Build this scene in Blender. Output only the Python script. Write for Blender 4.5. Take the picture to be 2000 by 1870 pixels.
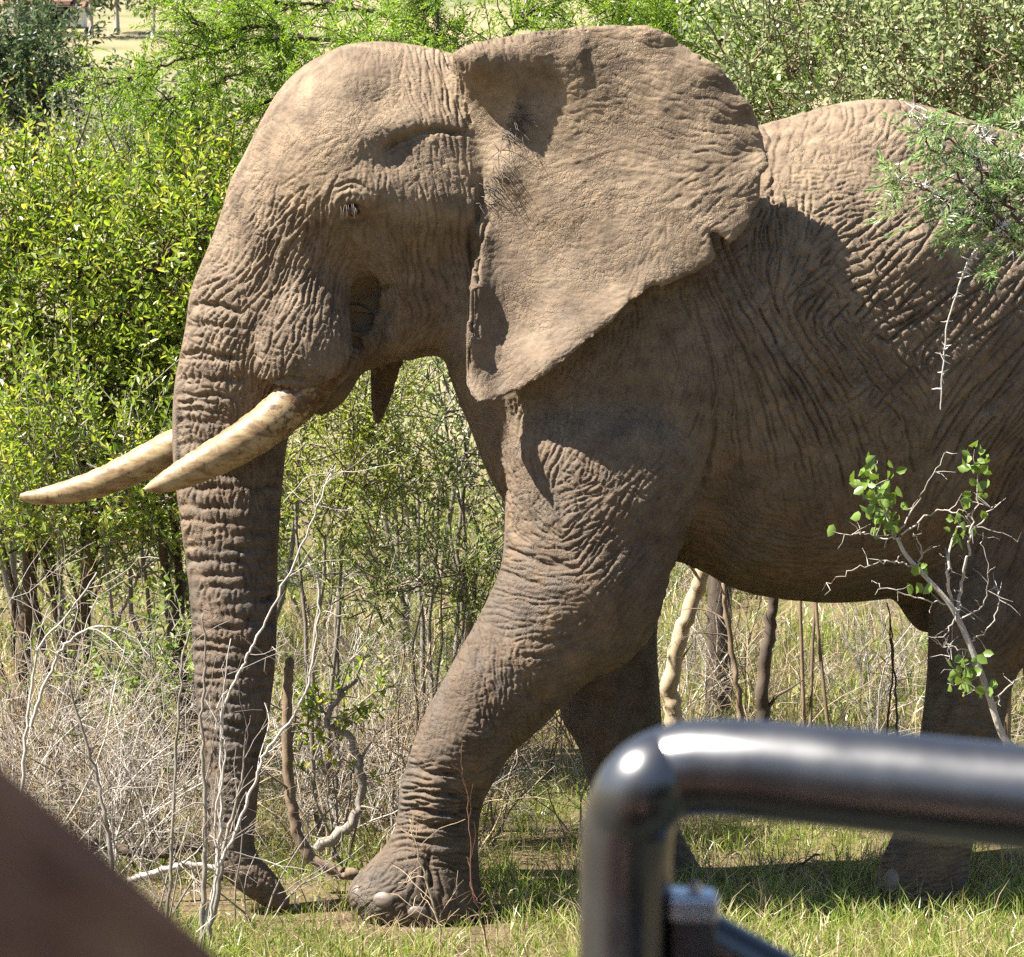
import bpy, math, random, time
import numpy as np
from mathutils import Vector, Matrix
T0 = time.time()
rng = np.random.default_rng(7)
random.seed(7)
R = math.radians
for o in list(bpy.data.objects): bpy.data.objects.remove(o)
scene = bpy.context.scene
COL = scene.collection

# ------------------------------------------------------------------ camera
CAM_Y, CAM_Z, PITCH, F = -12.0, 2.3, R(3.28), 6211.0     # F: focal length in photograph pixels (2000 wide)
cam_d = bpy.data.cameras.new('camera'); cam = bpy.data.objects.new('camera', cam_d); COL.objects.link(cam)
cam.location = (0, CAM_Y, CAM_Z); cam.rotation_euler = (R(90) - PITCH, 0, 0)
cam_d.sensor_width = 36; cam_d.lens = 36 * F / 2000
cam_d.clip_start = 0.05; cam_d.clip_end = 3000
cam_d.dof.use_dof = True; cam_d.dof.focus_distance = 11.7; cam_d.dof.aperture_fstop = 20
scene.camera = cam

# ------------------------------------------------------------------ sky and sun
SUN_TRAVEL = Vector((0.70, 0.13, -1.0)).normalized()
SUN_EL = math.asin(-SUN_TRAVEL.z); SUN_AZ = math.atan2(-SUN_TRAVEL.x, -SUN_TRAVEL.y)  # clockwise from +Y
w = bpy.data.worlds.new('World'); scene.world = w; w.use_nodes = True
nt = w.node_tree; sky = nt.nodes.new('ShaderNodeTexSky'); sky.sky_type = 'NISHITA'; sky.sun_disc = False
sky.sun_elevation = SUN_EL; sky.sun_rotation = SUN_AZ; sky.air_density = 1.0; sky.dust_density = 0.6
nt.links.new(sky.outputs[0], nt.nodes['Background'].inputs[0]); nt.nodes['Background'].inputs[1].default_value = 0.052
sd = bpy.data.lights.new('sun', 'SUN'); sun = bpy.data.objects.new('sun', sd); COL.objects.link(sun)
sd.energy = 5.0; sd.angle = R(0.53); sd.color = (1.0, 0.945, 0.86)
sun.rotation_euler = SUN_TRAVEL.to_track_quat('-Z', 'Y').to_euler()
sun.location = (-8, -8, 14)
vs = scene.view_settings; vs.view_transform = 'Standard'; vs.look = 'None'; vs.exposure = 1.92; vs.gamma = 1.0; vs.use_curve_mapping = False
scene.cycles.use_denoising = False; scene.cycles.use_adaptive_sampling = True; scene.cycles.adaptive_threshold = .02
scene.cycles.max_bounces = 4; scene.cycles.diffuse_bounces = 2; scene.cycles.transmission_bounces = 3; scene.cycles.glossy_bounces = 2
scene.cycles.transparent_max_bounces = 6; scene.cycles.sample_clamp_indirect = 6

# ------------------------------------------------------------------ helpers
cp, sp = math.cos(PITCH), math.sin(PITCH)
def W(px, py, Y=0.0):
    """a point of the side elevation (photograph pixels) on the vertical plane at depth Y"""
    a = (px - 1000) / F; b = -(py - 935) / F
    dy = cp + b * sp; dz = -sp + b * cp
    t = (Y - CAM_Y) / dy
    return np.array((a * t, Y, CAM_Z + dz * t))
def side_px(x, z, Y):
    """inverse of W"""
    dy = Y - CAM_Y; dz = z - CAM_Z
    f = dy * cp - dz * sp; u = dy * sp + dz * cp
    return 1000 + F * x / f, 935 - F * u / f

def mesh_obj(name, verts, faces, mat=None, parent=None, smooth=True, kind=None):
    me = bpy.data.meshes.new(name)
    verts = np.asarray(verts, np.float32)
    me.vertices.add(len(verts)); me.vertices.foreach_set('co', verts.ravel())
    if isinstance(faces, np.ndarray):
        faces = [faces]
    loops = []; starts = []; tot = 0
    if faces and isinstance(faces[0], np.ndarray):
        for f in faces:
            if len(f) == 0: continue
            loops.append(f.ravel()); starts.append(tot + np.arange(len(f)) * f.shape[1]); tot += f.size
        loops = np.concatenate(loops); starts = np.concatenate(starts)
    else:
        st = []
        for f in faces: st.append(tot); loops.extend(f); tot += len(f)
        loops = np.array(loops); starts = np.array(st)
    me.loops.add(tot); me.loops.foreach_set('vertex_index', loops.astype(np.int32))
    me.polygons.add(len(starts)); me.polygons.foreach_set('loop_start', starts.astype(np.int32))
    me.update(calc_edges=True)
    me.polygons.foreach_set('use_smooth', np.full(len(starts), smooth))
    if mat: me.materials.append(mat)
    o = bpy.data.objects.new(name, me); COL.objects.link(o)
    if parent: o.parent = parent
    if kind: o['kind'] = kind
    return o
def tag(o, label=None, cat=None, group=None, kind=None):
    if label: o['label'] = label
    if cat: o['category'] = cat
    if group: o['group'] = group
    if kind: o['kind'] = kind
    return o
def empty(name, loc=(0, 0, 0)):
    o = bpy.data.objects.new(name, None); COL.objects.link(o); o.location = loc; o.empty_display_size = 0.1
    return o
def nodes(name):
    m = bpy.data.materials.new(name); m.use_nodes = True; n = m.node_tree
    return m, n, n.nodes['Principled BSDF']
def N(nt, typ, **kw):
    n = nt.nodes.new(typ)
    for k, v in kw.items():
        if k.startswith('i_'): n.inputs[k[2:].replace('_', ' ')].default_value = v
        else: setattr(n, k, v)
    return n
def ramp(nt, stops, fac):
    r = nt.nodes.new('ShaderNodeValToRGB'); e = r.color_ramp.elements
    while len(e) < len(stops): e.new(0.5)
    for el, (p, c) in zip(e, stops): el.position = p; el.color = (*c, 1)
    nt.links.new(fac, r.inputs[0]); return r
# ------------------------------------------------------------------ elephant: side elevation turned into solid
import openvdb
def catmull(P, n):
    P = np.asarray(P, float); m = len(P)
    Q = np.vstack([2 * P[0] - P[1], P, 2 * P[-1] - P[-2]]); out = []
    for i in range(m - 1):
        p0, p1, p2, p3 = Q[i:i + 4]
        for t in np.linspace(0, 1, n, endpoint=False):
            out.append(0.5 * ((2 * p1) + (-p0 + p2) * t + (2 * p0 - 5 * p1 + 4 * p2 - p3) * t * t + (-p0 + 3 * p1 - 3 * p2 + p3) * t ** 3))
    out.append(P[-1]); return np.array(out)
def loft(secs, n=8, ring=40, cap=True):
    """secs: (ax, ay, bx, by, half depth, centre depth, exponent); the outline runs through a and b on the side elevation"""
    rows = []
    for s in secs:
        ax, ay, bx, by, hb, yc = s[:6]; e = s[6] if len(s) > 6 else 2.0
        A = W(ax, ay, yc); B = W(bx, by, yc); c = (A + B) / 2; a = (A - B) / 2
        rows.append([*c, a[0], a[2], hb, e])
    S = catmull(rows, n)
    th = np.linspace(0, 2 * np.pi, ring, endpoint=False); V = []
    for r in S:
        c = np.cos(th); s = np.sin(th); q = 2 / r[6]
        c = np.sign(c) * np.abs(c) ** q; s = np.sign(s) * np.abs(s) ** q
        V.append(np.stack([r[0] + r[3] * c, r[1] + r[5] * s, r[2] + r[4] * c], 1))
    m = len(V); V = np.concatenate(V)
    i = np.arange(m - 1)[:, None] * ring; j = np.arange(ring)[None]; k = (j + 1) % ring
    quads = np.stack([i + j, i + k, i + ring + k, i + ring + j], -1).reshape(-1, 4)
    c0, c1 = V[:ring].mean(0), V[-ring:].mean(0); nv = len(V)
    V = np.vstack([V, c0, c1]); j = np.arange(ring); k = (j + 1) % ring
    tris = np.concatenate([np.stack([k, j, np.full(ring, nv)], 1), np.stack([(m - 1) * ring + j, (m - 1) * ring + k, np.full(ring, nv + 1)], 1)])
    return V, tris, quads

VOX = 0.0176
GO = np.array((-1.45, -1.25, -0.10)); GN = (np.array((5.0, 3.0, 3.65)) / VOX).astype(int)
BAND = 14
FIELD = np.full(GN, BAND * VOX, np.float32)
def smin(a, b, k):
    h = np.maximum(k - np.abs(a - b), 0) / k
    return np.minimum(a, b) - h * h * k * 0.25
def add_field(arr, lo, k):
    hi = lo + np.array(arr.shape); l = np.maximum(lo, 0); h = np.minimum(hi, GN)
    if (h <= l).any(): return
    sl = tuple(slice(a, b) for a, b in zip(l, h)); sa = tuple(slice(a - o, b - o) for a, b, o in zip(l, h, lo))
    FIELD[sl] = smin(FIELD[sl], arr[sa], k)
def add_loft(secs, k=0.06, **kw):
    V, T, Q = loft(secs, **kw)
    g = openvdb.FloatGrid.createLevelSetFromPolygons(np.ascontiguousarray((V - GO) / VOX, dtype=np.float32), triangles=T.astype(np.uint32), quads=Q.astype(np.uint32), halfWidth=BAND)
    lo = np.floor((V.min(0) - GO) / VOX).astype(int) - BAND; hi = np.ceil((V.max(0) - GO) / VOX).astype(int) + BAND
    arr = np.zeros(hi - lo, np.float32); g.copyToArray(arr, ijk=tuple(int(v) for v in lo))
    add_field(arr * VOX, lo, k)
def poly_sd(P, X, Z):
    """signed distance (negative inside) of points to a closed polygon"""
    P = np.asarray(P, float); d = np.full(X.shape, 1e9); s = np.zeros(X.shape, bool)
    for (x0, z0), (x1, z1) in zip(P, np.roll(P, -1, 0)):
        ex, ez = x1 - x0, z1 - z0; wx, wz = X - x0, Z - z0
        t = np.clip((wx * ex + wz * ez) / (ex * ex + ez * ez + 1e-12), 0, 1)
        d = np.minimum(d, (wx - ex * t) ** 2 + (wz - ez * t) ** 2)
        c = (z0 > Z) != (z1 > Z)
        with np.errstate(divide='ignore', invalid='ignore'):
            s ^= c & (X < x0 + (Z - z0) / (z1 - z0 + 1e-15) * ex)
    return np.where(s, -1, 1) * np.sqrt(d)

def ymid(px): return 0.28 * max(0.0, (px - 1050)) * 1.935e-3 + 0.05
HY = 0.05          # head mid plane
# torso: top, bottom outline, half depth
torso = [(860, 330, 850, 560, .18), (900, 250, 868, 700, .30), (985, 235, 915, 830, .38), (1120, 245, 990, 985, .47), (1280, 255, 1150, 1080, .58), (1420, 258, 1330, 1098, .68),
         (1500, 240, 1430, 1148, .74), (1570, 221, 1530, 1170, .78), (1660, 198, 1640, 1176, .80), (1770, 199, 1770, 1164, .82), (1900, 238, 1900, 1150, .82),
         (2080, 285, 2060, 1140, .80), (2250, 285, 2220, 1130, .76), (2400, 310, 2360, 1110, .68), (2520, 370, 2480, 1040, .55), (2600, 470, 2580, 930, .38), (2640, 600, 2630, 800, .15)]
add_loft([(a, b, c, d, h, ymid((a + c) / 2), 2.15) for a, b, c, d, h in torso], n=6, ring=64)
# head and trunk in one run: brow/front edge, back/lower edge
head = [(1035, 235, 930, 520, .20), (1000, 215, 915, 560, .30), (930, 130, 880, 640, .365), (880, 103, 835, 672, .40), (800, 86, 785, 690, .44), (735, 81, 745, 640, .46), (676, 88, 722, 600, .46), (620, 113, 712, 592, .45), (580, 140, 706, 596, .43),
        (547, 175, 702, 606, .41), (524, 211, 700, 620, .385), (500, 257, 698, 640, .36), (474, 307, 694, 662, .335), (450, 353, 688, 684, .315), (436, 403, 676, 705, .295), (420, 449, 660, 722, .28), (400, 499, 640, 735, .268),
        (382, 540, 618, 748, .258), (370, 580, 600, 764, .248), (362, 640, 584, 785, .235), (352, 690, 574, 808, .222), (342, 742, 568, 832, .212), (337, 796, 563, 858, .205), (336, 846, 558, 890, .198),
        (338, 905, 554, 930, .193), (345, 965, 550, 975, .188), (352, 1020, 547, 1022, .182), (362, 1090, 543, 1088, .174), (370, 1160, 542, 1155, .166), (375, 1240, 541, 1232, .158), (378, 1318, 537, 1310, .150),
        (386, 1396, 528, 1386, .140), (394, 1460, 518, 1450, .128), (400, 1550, 507, 1536, .112), (405, 1620, 500, 1606, .100), (412, 1668, 497, 1650, .088), (434, 1708, 507, 1674, .078), (464, 1738, 522, 1690, .068), (494, 1760, 536, 1704, .058), (522, 1776, 550, 1724, .048), (544, 1784, 562, 1746, .036), (560, 1784, 570, 1764, .022)]
add_loft([(*h, HY - .29 * min(1, max(0, (h[1] - 850) / 900)), 2.0) for i, h in enumerate(head)], k=0.10, n=5, ring=56)
# lower jaw and lip
add_loft([(880, 480, 900, 660, .20, HY, 2.3), (830, 480, 838, 688, .255, HY, 2.3), (775, 500, 790, 703, .235, HY, 2.3), (720, 540, 728, 724, .19, HY), (690, 620, 704, 735, .165, HY), (660, 690, 680, 775, .15, HY), (628, 730, 652, 802, .11, HY), (604, 756, 622, 812, .075, HY), (596, 775, 606, 806, .04, HY)], k=0.075)
# tusk sheaths
for s in (-1, 1):
    add_loft([(560, 470, 700, 540, .10, HY + s * .205), (530, 560, 706, 620, .125, HY + s * .225), (508, 640, 702, 700, .13, HY + s * .245), (500, 705, 668, 752, .12, HY + s * .25), (508, 745, 618, 768, .10, HY + s * .25)], k=0.04)
add_loft([(716, 660, 840, 640, .02, .40), (719, 726, 792, 705, .03, .42), (722, 770, 772, 765, .03, .44), (724, 802, 757, 802, .028, .44), (727, 830, 746, 832, .022, .44)], k=0.01)   # tip of the far ear
# front legs
near = [(1090, 660, 1330, 680, .08, -.16), (1010, 760, 1385, 800, .19, -.22), (985, 850, 1392, 870, .255, -.255), (985, 950, 1365, 975, .27, -.265), (985, 1030, 1332, 1060, .27, -.275), (978, 1105, 1305, 1135, .27, -.305), (956, 1160, 1285, 1215, .26, -.31), (925, 1222, 1235, 1288, .245, -.31),
        (890, 1282, 1150, 1338, .228, -.31), (860, 1338, 1088, 1394, .212, -.31), (829, 1394, 1040, 1436, .198, -.31), (808, 1448, 998, 1475, .186, -.31), (793, 1497, 966, 1526, .176, -.31), (780, 1540, 947, 1562, .168, -.31), (776, 1590, 937, 1608, .166, -.31), (764, 1633, 934, 1650, .172, -.31), (727, 1680, 937, 1700, .190, -.31, 2.2), (690, 1718, 940, 1732, .208, -.31, 2.4), (678, 1745, 941, 1758, .214, -.31, 2.5), (690, 1775, 938, 1788, .205, -.31, 2.5), (722, 1797, 926, 1806, .18, -.31, 2.5)]
add_loft(near, k=0.05)
far = [(1060, 900, 1330, 900, .24, .42), (1060, 1100, 1300, 1110, .25, .42), (1075, 1250, 1284, 1240, .22, .42), (1095, 1398, 1292, 1390, .19, .42), (1124, 1450, 1294, 1450, .178, .42), (1150, 1530, 1302, 1520, .165, .42), (1172, 1600, 1322, 1600, .168, .42), (1180, 1660, 1350, 1665, .185, .42, 2.3), (1178, 1705, 1382, 1712, .20, .42, 2.4), (1188, 1726, 1384, 1732, .185, .42, 2.4)]
add_loft(far, k=0.05)
# hind legs
hn = ymid(1850) - .40; hf = ymid(2100) + .42
add_loft([(1960, 560, 2560, 560, .24, hn + .16), (1880, 760, 2560, 780, .33, hn + .04), (1850, 920, 2480, 950, .36, hn), (1828, 1080, 2330, 1110, .32, hn), (1815, 1190, 2150, 1220, .28, hn), (1813, 1270, 2015, 1285, .24, hn), (1810, 1330, 1978, 1335, .205, hn), (1802, 1400, 1961, 1405, .18, hn), (1792, 1470, 1945, 1475, .172, hn), (1772, 1550, 1925, 1560, .172, hn), (1745, 1630, 1902, 1640, .18, hn), (1718, 1690, 1890, 1700, .195, hn, 2.3), (1708, 1730, 1888, 1738, .20, hn, 2.4), (1722, 1756, 1878, 1760, .18, hn, 2.4)], k=0.06)
add_loft([(2050, 600, 2560, 600, .24, hf - .16), (2030, 860, 2520, 880, .33, hf), (2010, 1080, 2420, 1110, .31, hf), (1998, 1240, 2230, 1270, .25, hf), (2000, 1330, 2200, 1340, .2, hf), (2020, 1430, 2190, 1440, .172, hf), (2030, 1540, 2185, 1540, .165, hf), (2020, 1620, 2190, 1625, .18, hf), (2005, 1668, 2190, 1672, .195, hf, 2.3), (2015, 1690, 2180, 1692, .18, hf, 2.4)], k=0.06)
# sheath under the flank, tail
ys = ymid(1790)
add_loft([(1730, 1110, 1880, 1110, .11, ys), (1745, 1160, 1862, 1165, .10, ys), (1768, 1205, 1842, 1210, .08, ys), (1795, 1235, 1832, 1238, .04, ys)], k=0.05)
yt = ymid(2640)
add_loft([(2600, 480, 2640, 560, .05, yt), (2650, 520, 2665, 590, .045, yt), (2690, 640, 2655, 650, .035, yt), (2700, 850, 2676, 850, .026, yt), (2695, 1050, 2678, 1050, .02, yt), (2690, 1200, 2678, 1200, .015, yt)], k=0.05)

# ears: a curved sheet inside an outline
ear_px = [(880, 112), (893, 95), (930, 83), (978, 73), (1030, 62), (1079, 55), (1140, 47), (1197, 43), (1240, 44), (1275, 48), (1312, 64), (1334, 82), (1353, 94), (1375, 105), (1394, 121), (1418, 136), (1435, 155), (1453, 182), (1467, 201), (1478, 216), (1485, 233), (1489, 255), (1496, 270), (1500, 293), (1508, 311), (1503, 334), (1490, 347), (1488, 372), (1492, 398), (1472, 407), (1470, 430),
          (1463, 443), (1444, 471), (1428, 486), (1410, 468), (1386, 450), (1400, 490), (1399, 511), (1367, 533), (1344, 542), (1325, 551), (1286, 568), (1279, 560), (1239, 590), (1213, 608), (1205, 626), (1170, 654), (1124, 690), (1069, 736), (1010, 768), (951, 793), (932, 793), (914, 775), (905, 741), (906, 700), (907, 663), (914, 571), (922, 503), (935, 430), (930, 330), (890, 200)]
# depth of the near ear sheet at control points (negative: toward the vehicle)
ear_ctl = [(885, 110, -.26), (880, 180, -.16), (915, 260, -.16), (935, 330, -.18), (945, 390, -.24), (938, 450, -.32), (915, 560, -.405), (907, 660, -.44), (905, 740, -.465), (935, 790, -.53), (970, 765, -.47), (978, 600, -.355), (972, 520, -.33), (985, 650, -.375), (988, 710, -.42), (1000, 470, -.31), (985, 330, -.30), (1000, 260, -.305), (1030, 210, -.335), (1075, 178, -.365), (1110, 152, -.385), (930, 120, -.33), (980, 108, -.355), (1040, 96, -.375), (1100, 82, -.385), (1160, 68, -.39), (1200, 45, -.385), (1165, 120, -.40), (1080, 50, -.38), (980, 75, -.34), (1130, 200, -.385),
           (1080, 300, -.365), (1060, 420, -.375), (1080, 560, -.43), (1060, 720, -.55), (1200, 250, -.405), (1200, 400, -.445), (1180, 560, -.49), (1150, 650, -.555), (1300, 80, -.41), (1300, 200, -.44), (1300, 350, -.48), (1290, 500, -.52), (1400, 150, -.44), (1400, 300, -.48), (1400, 460, -.535), (1480, 260, -.44), (1500, 330, -.475), (1440, 470, -.53), (1340, 540, -.54), (1240, 590, -.55)]
def rbf(ctl, X, Z):
    P = np.array([W(c[0], c[1], c[2])[[0, 2]] for c in ctl]); v = np.array([c[2] for c in ctl])
    k = lambda d: np.sqrt(d * d + 0.03 ** 2)
    A = k(np.linalg.norm(P[:, None] - P[None], axis=-1)) + np.eye(len(P)) * 0.02
    m = v.mean(); wv = np.linalg.solve(A, v - m); out = np.full(X.shape, m)
    for p, q in zip(P, wv): out += q * k(np.hypot(X - p[0], Z - p[1]))
    return out
def ear_depth(x, z):
    out = rbf(ear_ctl, x, z)
    return out
def add_ear(side):
    P = np.array([W(x, y, -.60)[[0, 2]] for x, y in ear_px])
    # control depths are per point, so place the outline with its own depth
    for it in range(3):
        yy = ear_depth(P[:, 0], P[:, 1]); P = np.array([W(x, y, v)[[0, 2]] for (x, y), v in zip(ear_px, yy)])
    lo2 = P.min(0) - .12; hi2 = P.max(0) + .12
    ix0, iz0 = ((lo2 - GO[[0, 2]]) / VOX).astype(int); ix1, iz1 = ((hi2 - GO[[0, 2]]) / VOX).astype(int)
    iz1 = min(iz1, GN[2])
    X, Z = np.meshgrid(GO[0] + np.arange(ix0, ix1) * VOX, GO[2] + np.arange(iz0, iz1) * VOX, indexing='ij')
    sd = poly_sd(P, X, Z); E = ear_depth(X, Z)
    # folds along the rear rim
    u, v = side_px(X, Z, -.7)
    rim = np.clip(1 + sd / .20, 0, 1) * (u > 1250)
    E = E + np.clip((440 - v) / 80, 0.12, 1) * rim ** 1.5 * .014 * np.sin((v * 1.0 + u * .25) / 13.0 + 1.2 * np.sin(v / 37.0))
    gx, gz = np.gradient(E, VOX); sl = 1 / np.sqrt(1 + gx ** 2 + gz ** 2)
    th = .009 + .022 * np.clip(1 + (sd + .0) / .4, 0, 1) * 0 + .02 * np.exp(-((u - 940) / 60.) ** 2) * (v < 400) + .02 * np.exp(-((v - 95) / 40.) ** 2) * (u < 1150)
    ty = .013
    yv = GO[1] + np.arange(GN[1]) * VOX
    if side > 0: E = 2 * HY - E
    a = np.abs(yv[None, :, None] - E[:, None, :]) * sl[:, None, :] - th[:, None, :]
    b = sd[:, None, :] + .008
    f = np.minimum(np.maximum(a, b), 0) + np.hypot(np.maximum(a, 0), np.maximum(b, 0)) - .006
    f = np.clip(f, -BAND * VOX, BAND * VOX).astype(np.float32)
    add_field(f, np.array((ix0, 0, iz0)), 0.035)
add_ear(-1)
add_ear(1)
print('field', time.time() - T0)
g = openvdb.FloatGrid(); g.background = BAND * VOX; g.copyFromArray(FIELD)
PTS, QUADS = g.convertToQuads(isovalue=0.0)
V = PTS.astype(np.float64) * VOX + GO; Q = np.asarray(QUADS, dtype=np.int64)
del FIELD
# keep the largest piece
print('quads', len(Q), time.time() - T0)
def vnormals(V, Q):
    n = np.cross(V[Q[:, 2]] - V[Q[:, 0]], V[Q[:, 3]] - V[Q[:, 1]])
    out = np.zeros_like(V)
    for c in range(3):
        for i in range(4): out[:, c] += np.bincount(Q[:, i], n[:, c], len(V))
    return out / (np.linalg.norm(out, axis=1, keepdims=True) + 1e-12)
def smooth(V, Q, it, lock=None, lam=.5):
    E = np.concatenate([Q[:, [0, 1]], Q[:, [1, 2]], Q[:, [2, 3]], Q[:, [3, 0]]])
    deg = np.bincount(E[:, 0], minlength=len(V)) + np.bincount(E[:, 1], minlength=len(V))
    deg = np.maximum(deg, 1)[:, None]
    for _ in range(it):
        s = np.zeros_like(V)
        for c in range(3):
            s[:, c] = np.bincount(E[:, 0], V[E[:, 1], c], len(V)) + np.bincount(E[:, 1], V[E[:, 0], c], len(V))
        nv = V + lam * (s / deg - V)
        V = nv if lock is None else np.where(lock[:, None], V, nv)
    return V
nrm = vnormals(V, Q)
# outward check
if ((V - V.mean(0)) * nrm).sum() < 0: Q = Q[:, ::-1].copy(); nrm = -nrm
V = smooth(V, Q, 4)
def subdivide(V, Q, sel):
    """split the chosen quads in four; returns new V, Q, mask of new faces"""
    S = Q[sel]; keep = Q[~sel]
    e = np.concatenate([S[:, [0, 1]], S[:, [1, 2]], S[:, [2, 3]], S[:, [3, 0]]]); es = np.sort(e, 1)
    key = es[:, 0] * len(V) + es[:, 1]; uq, inv = np.unique(key, return_inverse=True)
    a, b = uq // len(V), uq % len(V)
    mid = (V[a] + V[b]) / 2; cen = V[S].mean(1); m0 = len(V); c0 = m0 + len(mid)
    n = len(S); m = (m0 + inv).reshape(4, n).T; c = c0 + np.arange(n)
    new = np.concatenate([np.stack([S[:, 0], m[:, 0], c, m[:, 3]], 1), np.stack([m[:, 0], S[:, 1], m[:, 1], c], 1), np.stack([c, m[:, 1], S[:, 2], m[:, 2]], 1), np.stack([m[:, 3], c, m[:, 2], S[:, 3]], 1)])
    return np.vstack([V, mid, cen]), keep, new
nrm = vnormals(V, Q)
fc = V[Q].mean(1); fn = nrm[Q].mean(1)
u, v = side_px(fc[:, 0], fc[:, 2], np.clip(fc[:, 1], -1, .5))
bu = np.clip((u / 14).astype(int), 0, 199); bv = np.clip((v / 14).astype(int), 0, 199)
top = np.full((200, 200), 9.0); np.minimum.at(top, (bu, bv), fc[:, 1])
d = top.copy()
for i in (-1, 0, 1):
    for j in (-1, 0, 1): d = np.maximum(d, np.where(np.roll(top, (i, j), (0, 1)) < 9, np.roll(top, (i, j), (0, 1)), -9))
sel = (fn[:, 1] < .18) & (u > 200) & (u < 2060) & (fc[:, 1] < d[bu, bv] + .03)
for _ in range(2):      # close single holes
    vs_ = np.zeros(len(V)); 
    for i in range(4): vs_ += np.bincount(Q[:, i], sel, len(V))
    sel = vs_[Q].sum(1) > 7.5
V, keep1, new1 = subdivide(V, Q, sel)
V, keep2, new2 = subdivide(V, new1, np.ones(len(new1), bool))
# vertices shared with the untouched quads, or on the open rim of the fine zone, stay
E = np.sort(np.concatenate([new2[:, [0, 1]], new2[:, [1, 2]], new2[:, [2, 3]], new2[:, [3, 0]]]), 1)
key, cnt = np.unique(E[:, 0] * len(V) + E[:, 1], return_counts=True)
rimv = np.zeros(len(V), bool); b = key[cnt == 1]; rimv[b // len(V)] = True; rimv[b % len(V)] = True
fine = np.zeros(len(V), bool); fine[new2.ravel()] = True
lock = rimv | ~fine
V = smooth(V, new2, 4, lock)
nrm = vnormals(V, np.concatenate([keep1, new2]))
# weight that fades towards the rim of the fine zone
wgt = (fine & ~rimv).astype(float)
E4 = new2
for _ in range(6):
    wmin = wgt[E4].min(1); acc = np.full(len(V), 1.0); 
    for i in range(4): np.minimum.at(acc, E4[:, i], wmin)
    wgt = np.where(fine, .5 * wgt + .5 * np.minimum(wgt, acc), 0)
print('fine', len(new2), len(keep1), time.time() - T0)
# ------------------------------------------------------------------ skin relief, laid out on the side elevation
RES = 2.0; U0, V0 = 200.0, 0.0; NU, NV = 960, 940
gu = U0 + np.arange(NU) * RES; gv = V0 + np.arange(NV) * RES
GU, GV = np.meshgrid(gu, gv, indexing='ij')
def vnoise(X, Y, s, seed):
    r = np.random.default_rng(seed); T = r.standard_normal((256, 256)); x, y = X / s, Y / s
    i, j = np.floor(x).astype(int), np.floor(y).astype(int); fx, fy = x - i, y - j; fx = fx * fx * (3 - 2 * fx); fy = fy * fy * (3 - 2 * fy)
    t = lambda a, b: T[a % 256, b % 256]
    return (t(i, j) * (1 - fx) + t(i + 1, j) * fx) * (1 - fy) + (t(i, j + 1) * (1 - fx) + t(i + 1, j + 1) * fx) * fy
def blur(a, s):
    r = int(3 * s) + 1; k = np.exp(-.5 * (np.arange(-r, r + 1) / s) ** 2); k /= k.sum()
    p = np.pad(a, ((r, r), (r, r)), 'edge')
    t = sum(k[i] * p[i:i + a.shape[0], :] for i in range(2 * r + 1))
    return sum(k[i] * t[:, i:i + a.shape[1]] for i in range(2 * r + 1))
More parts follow.
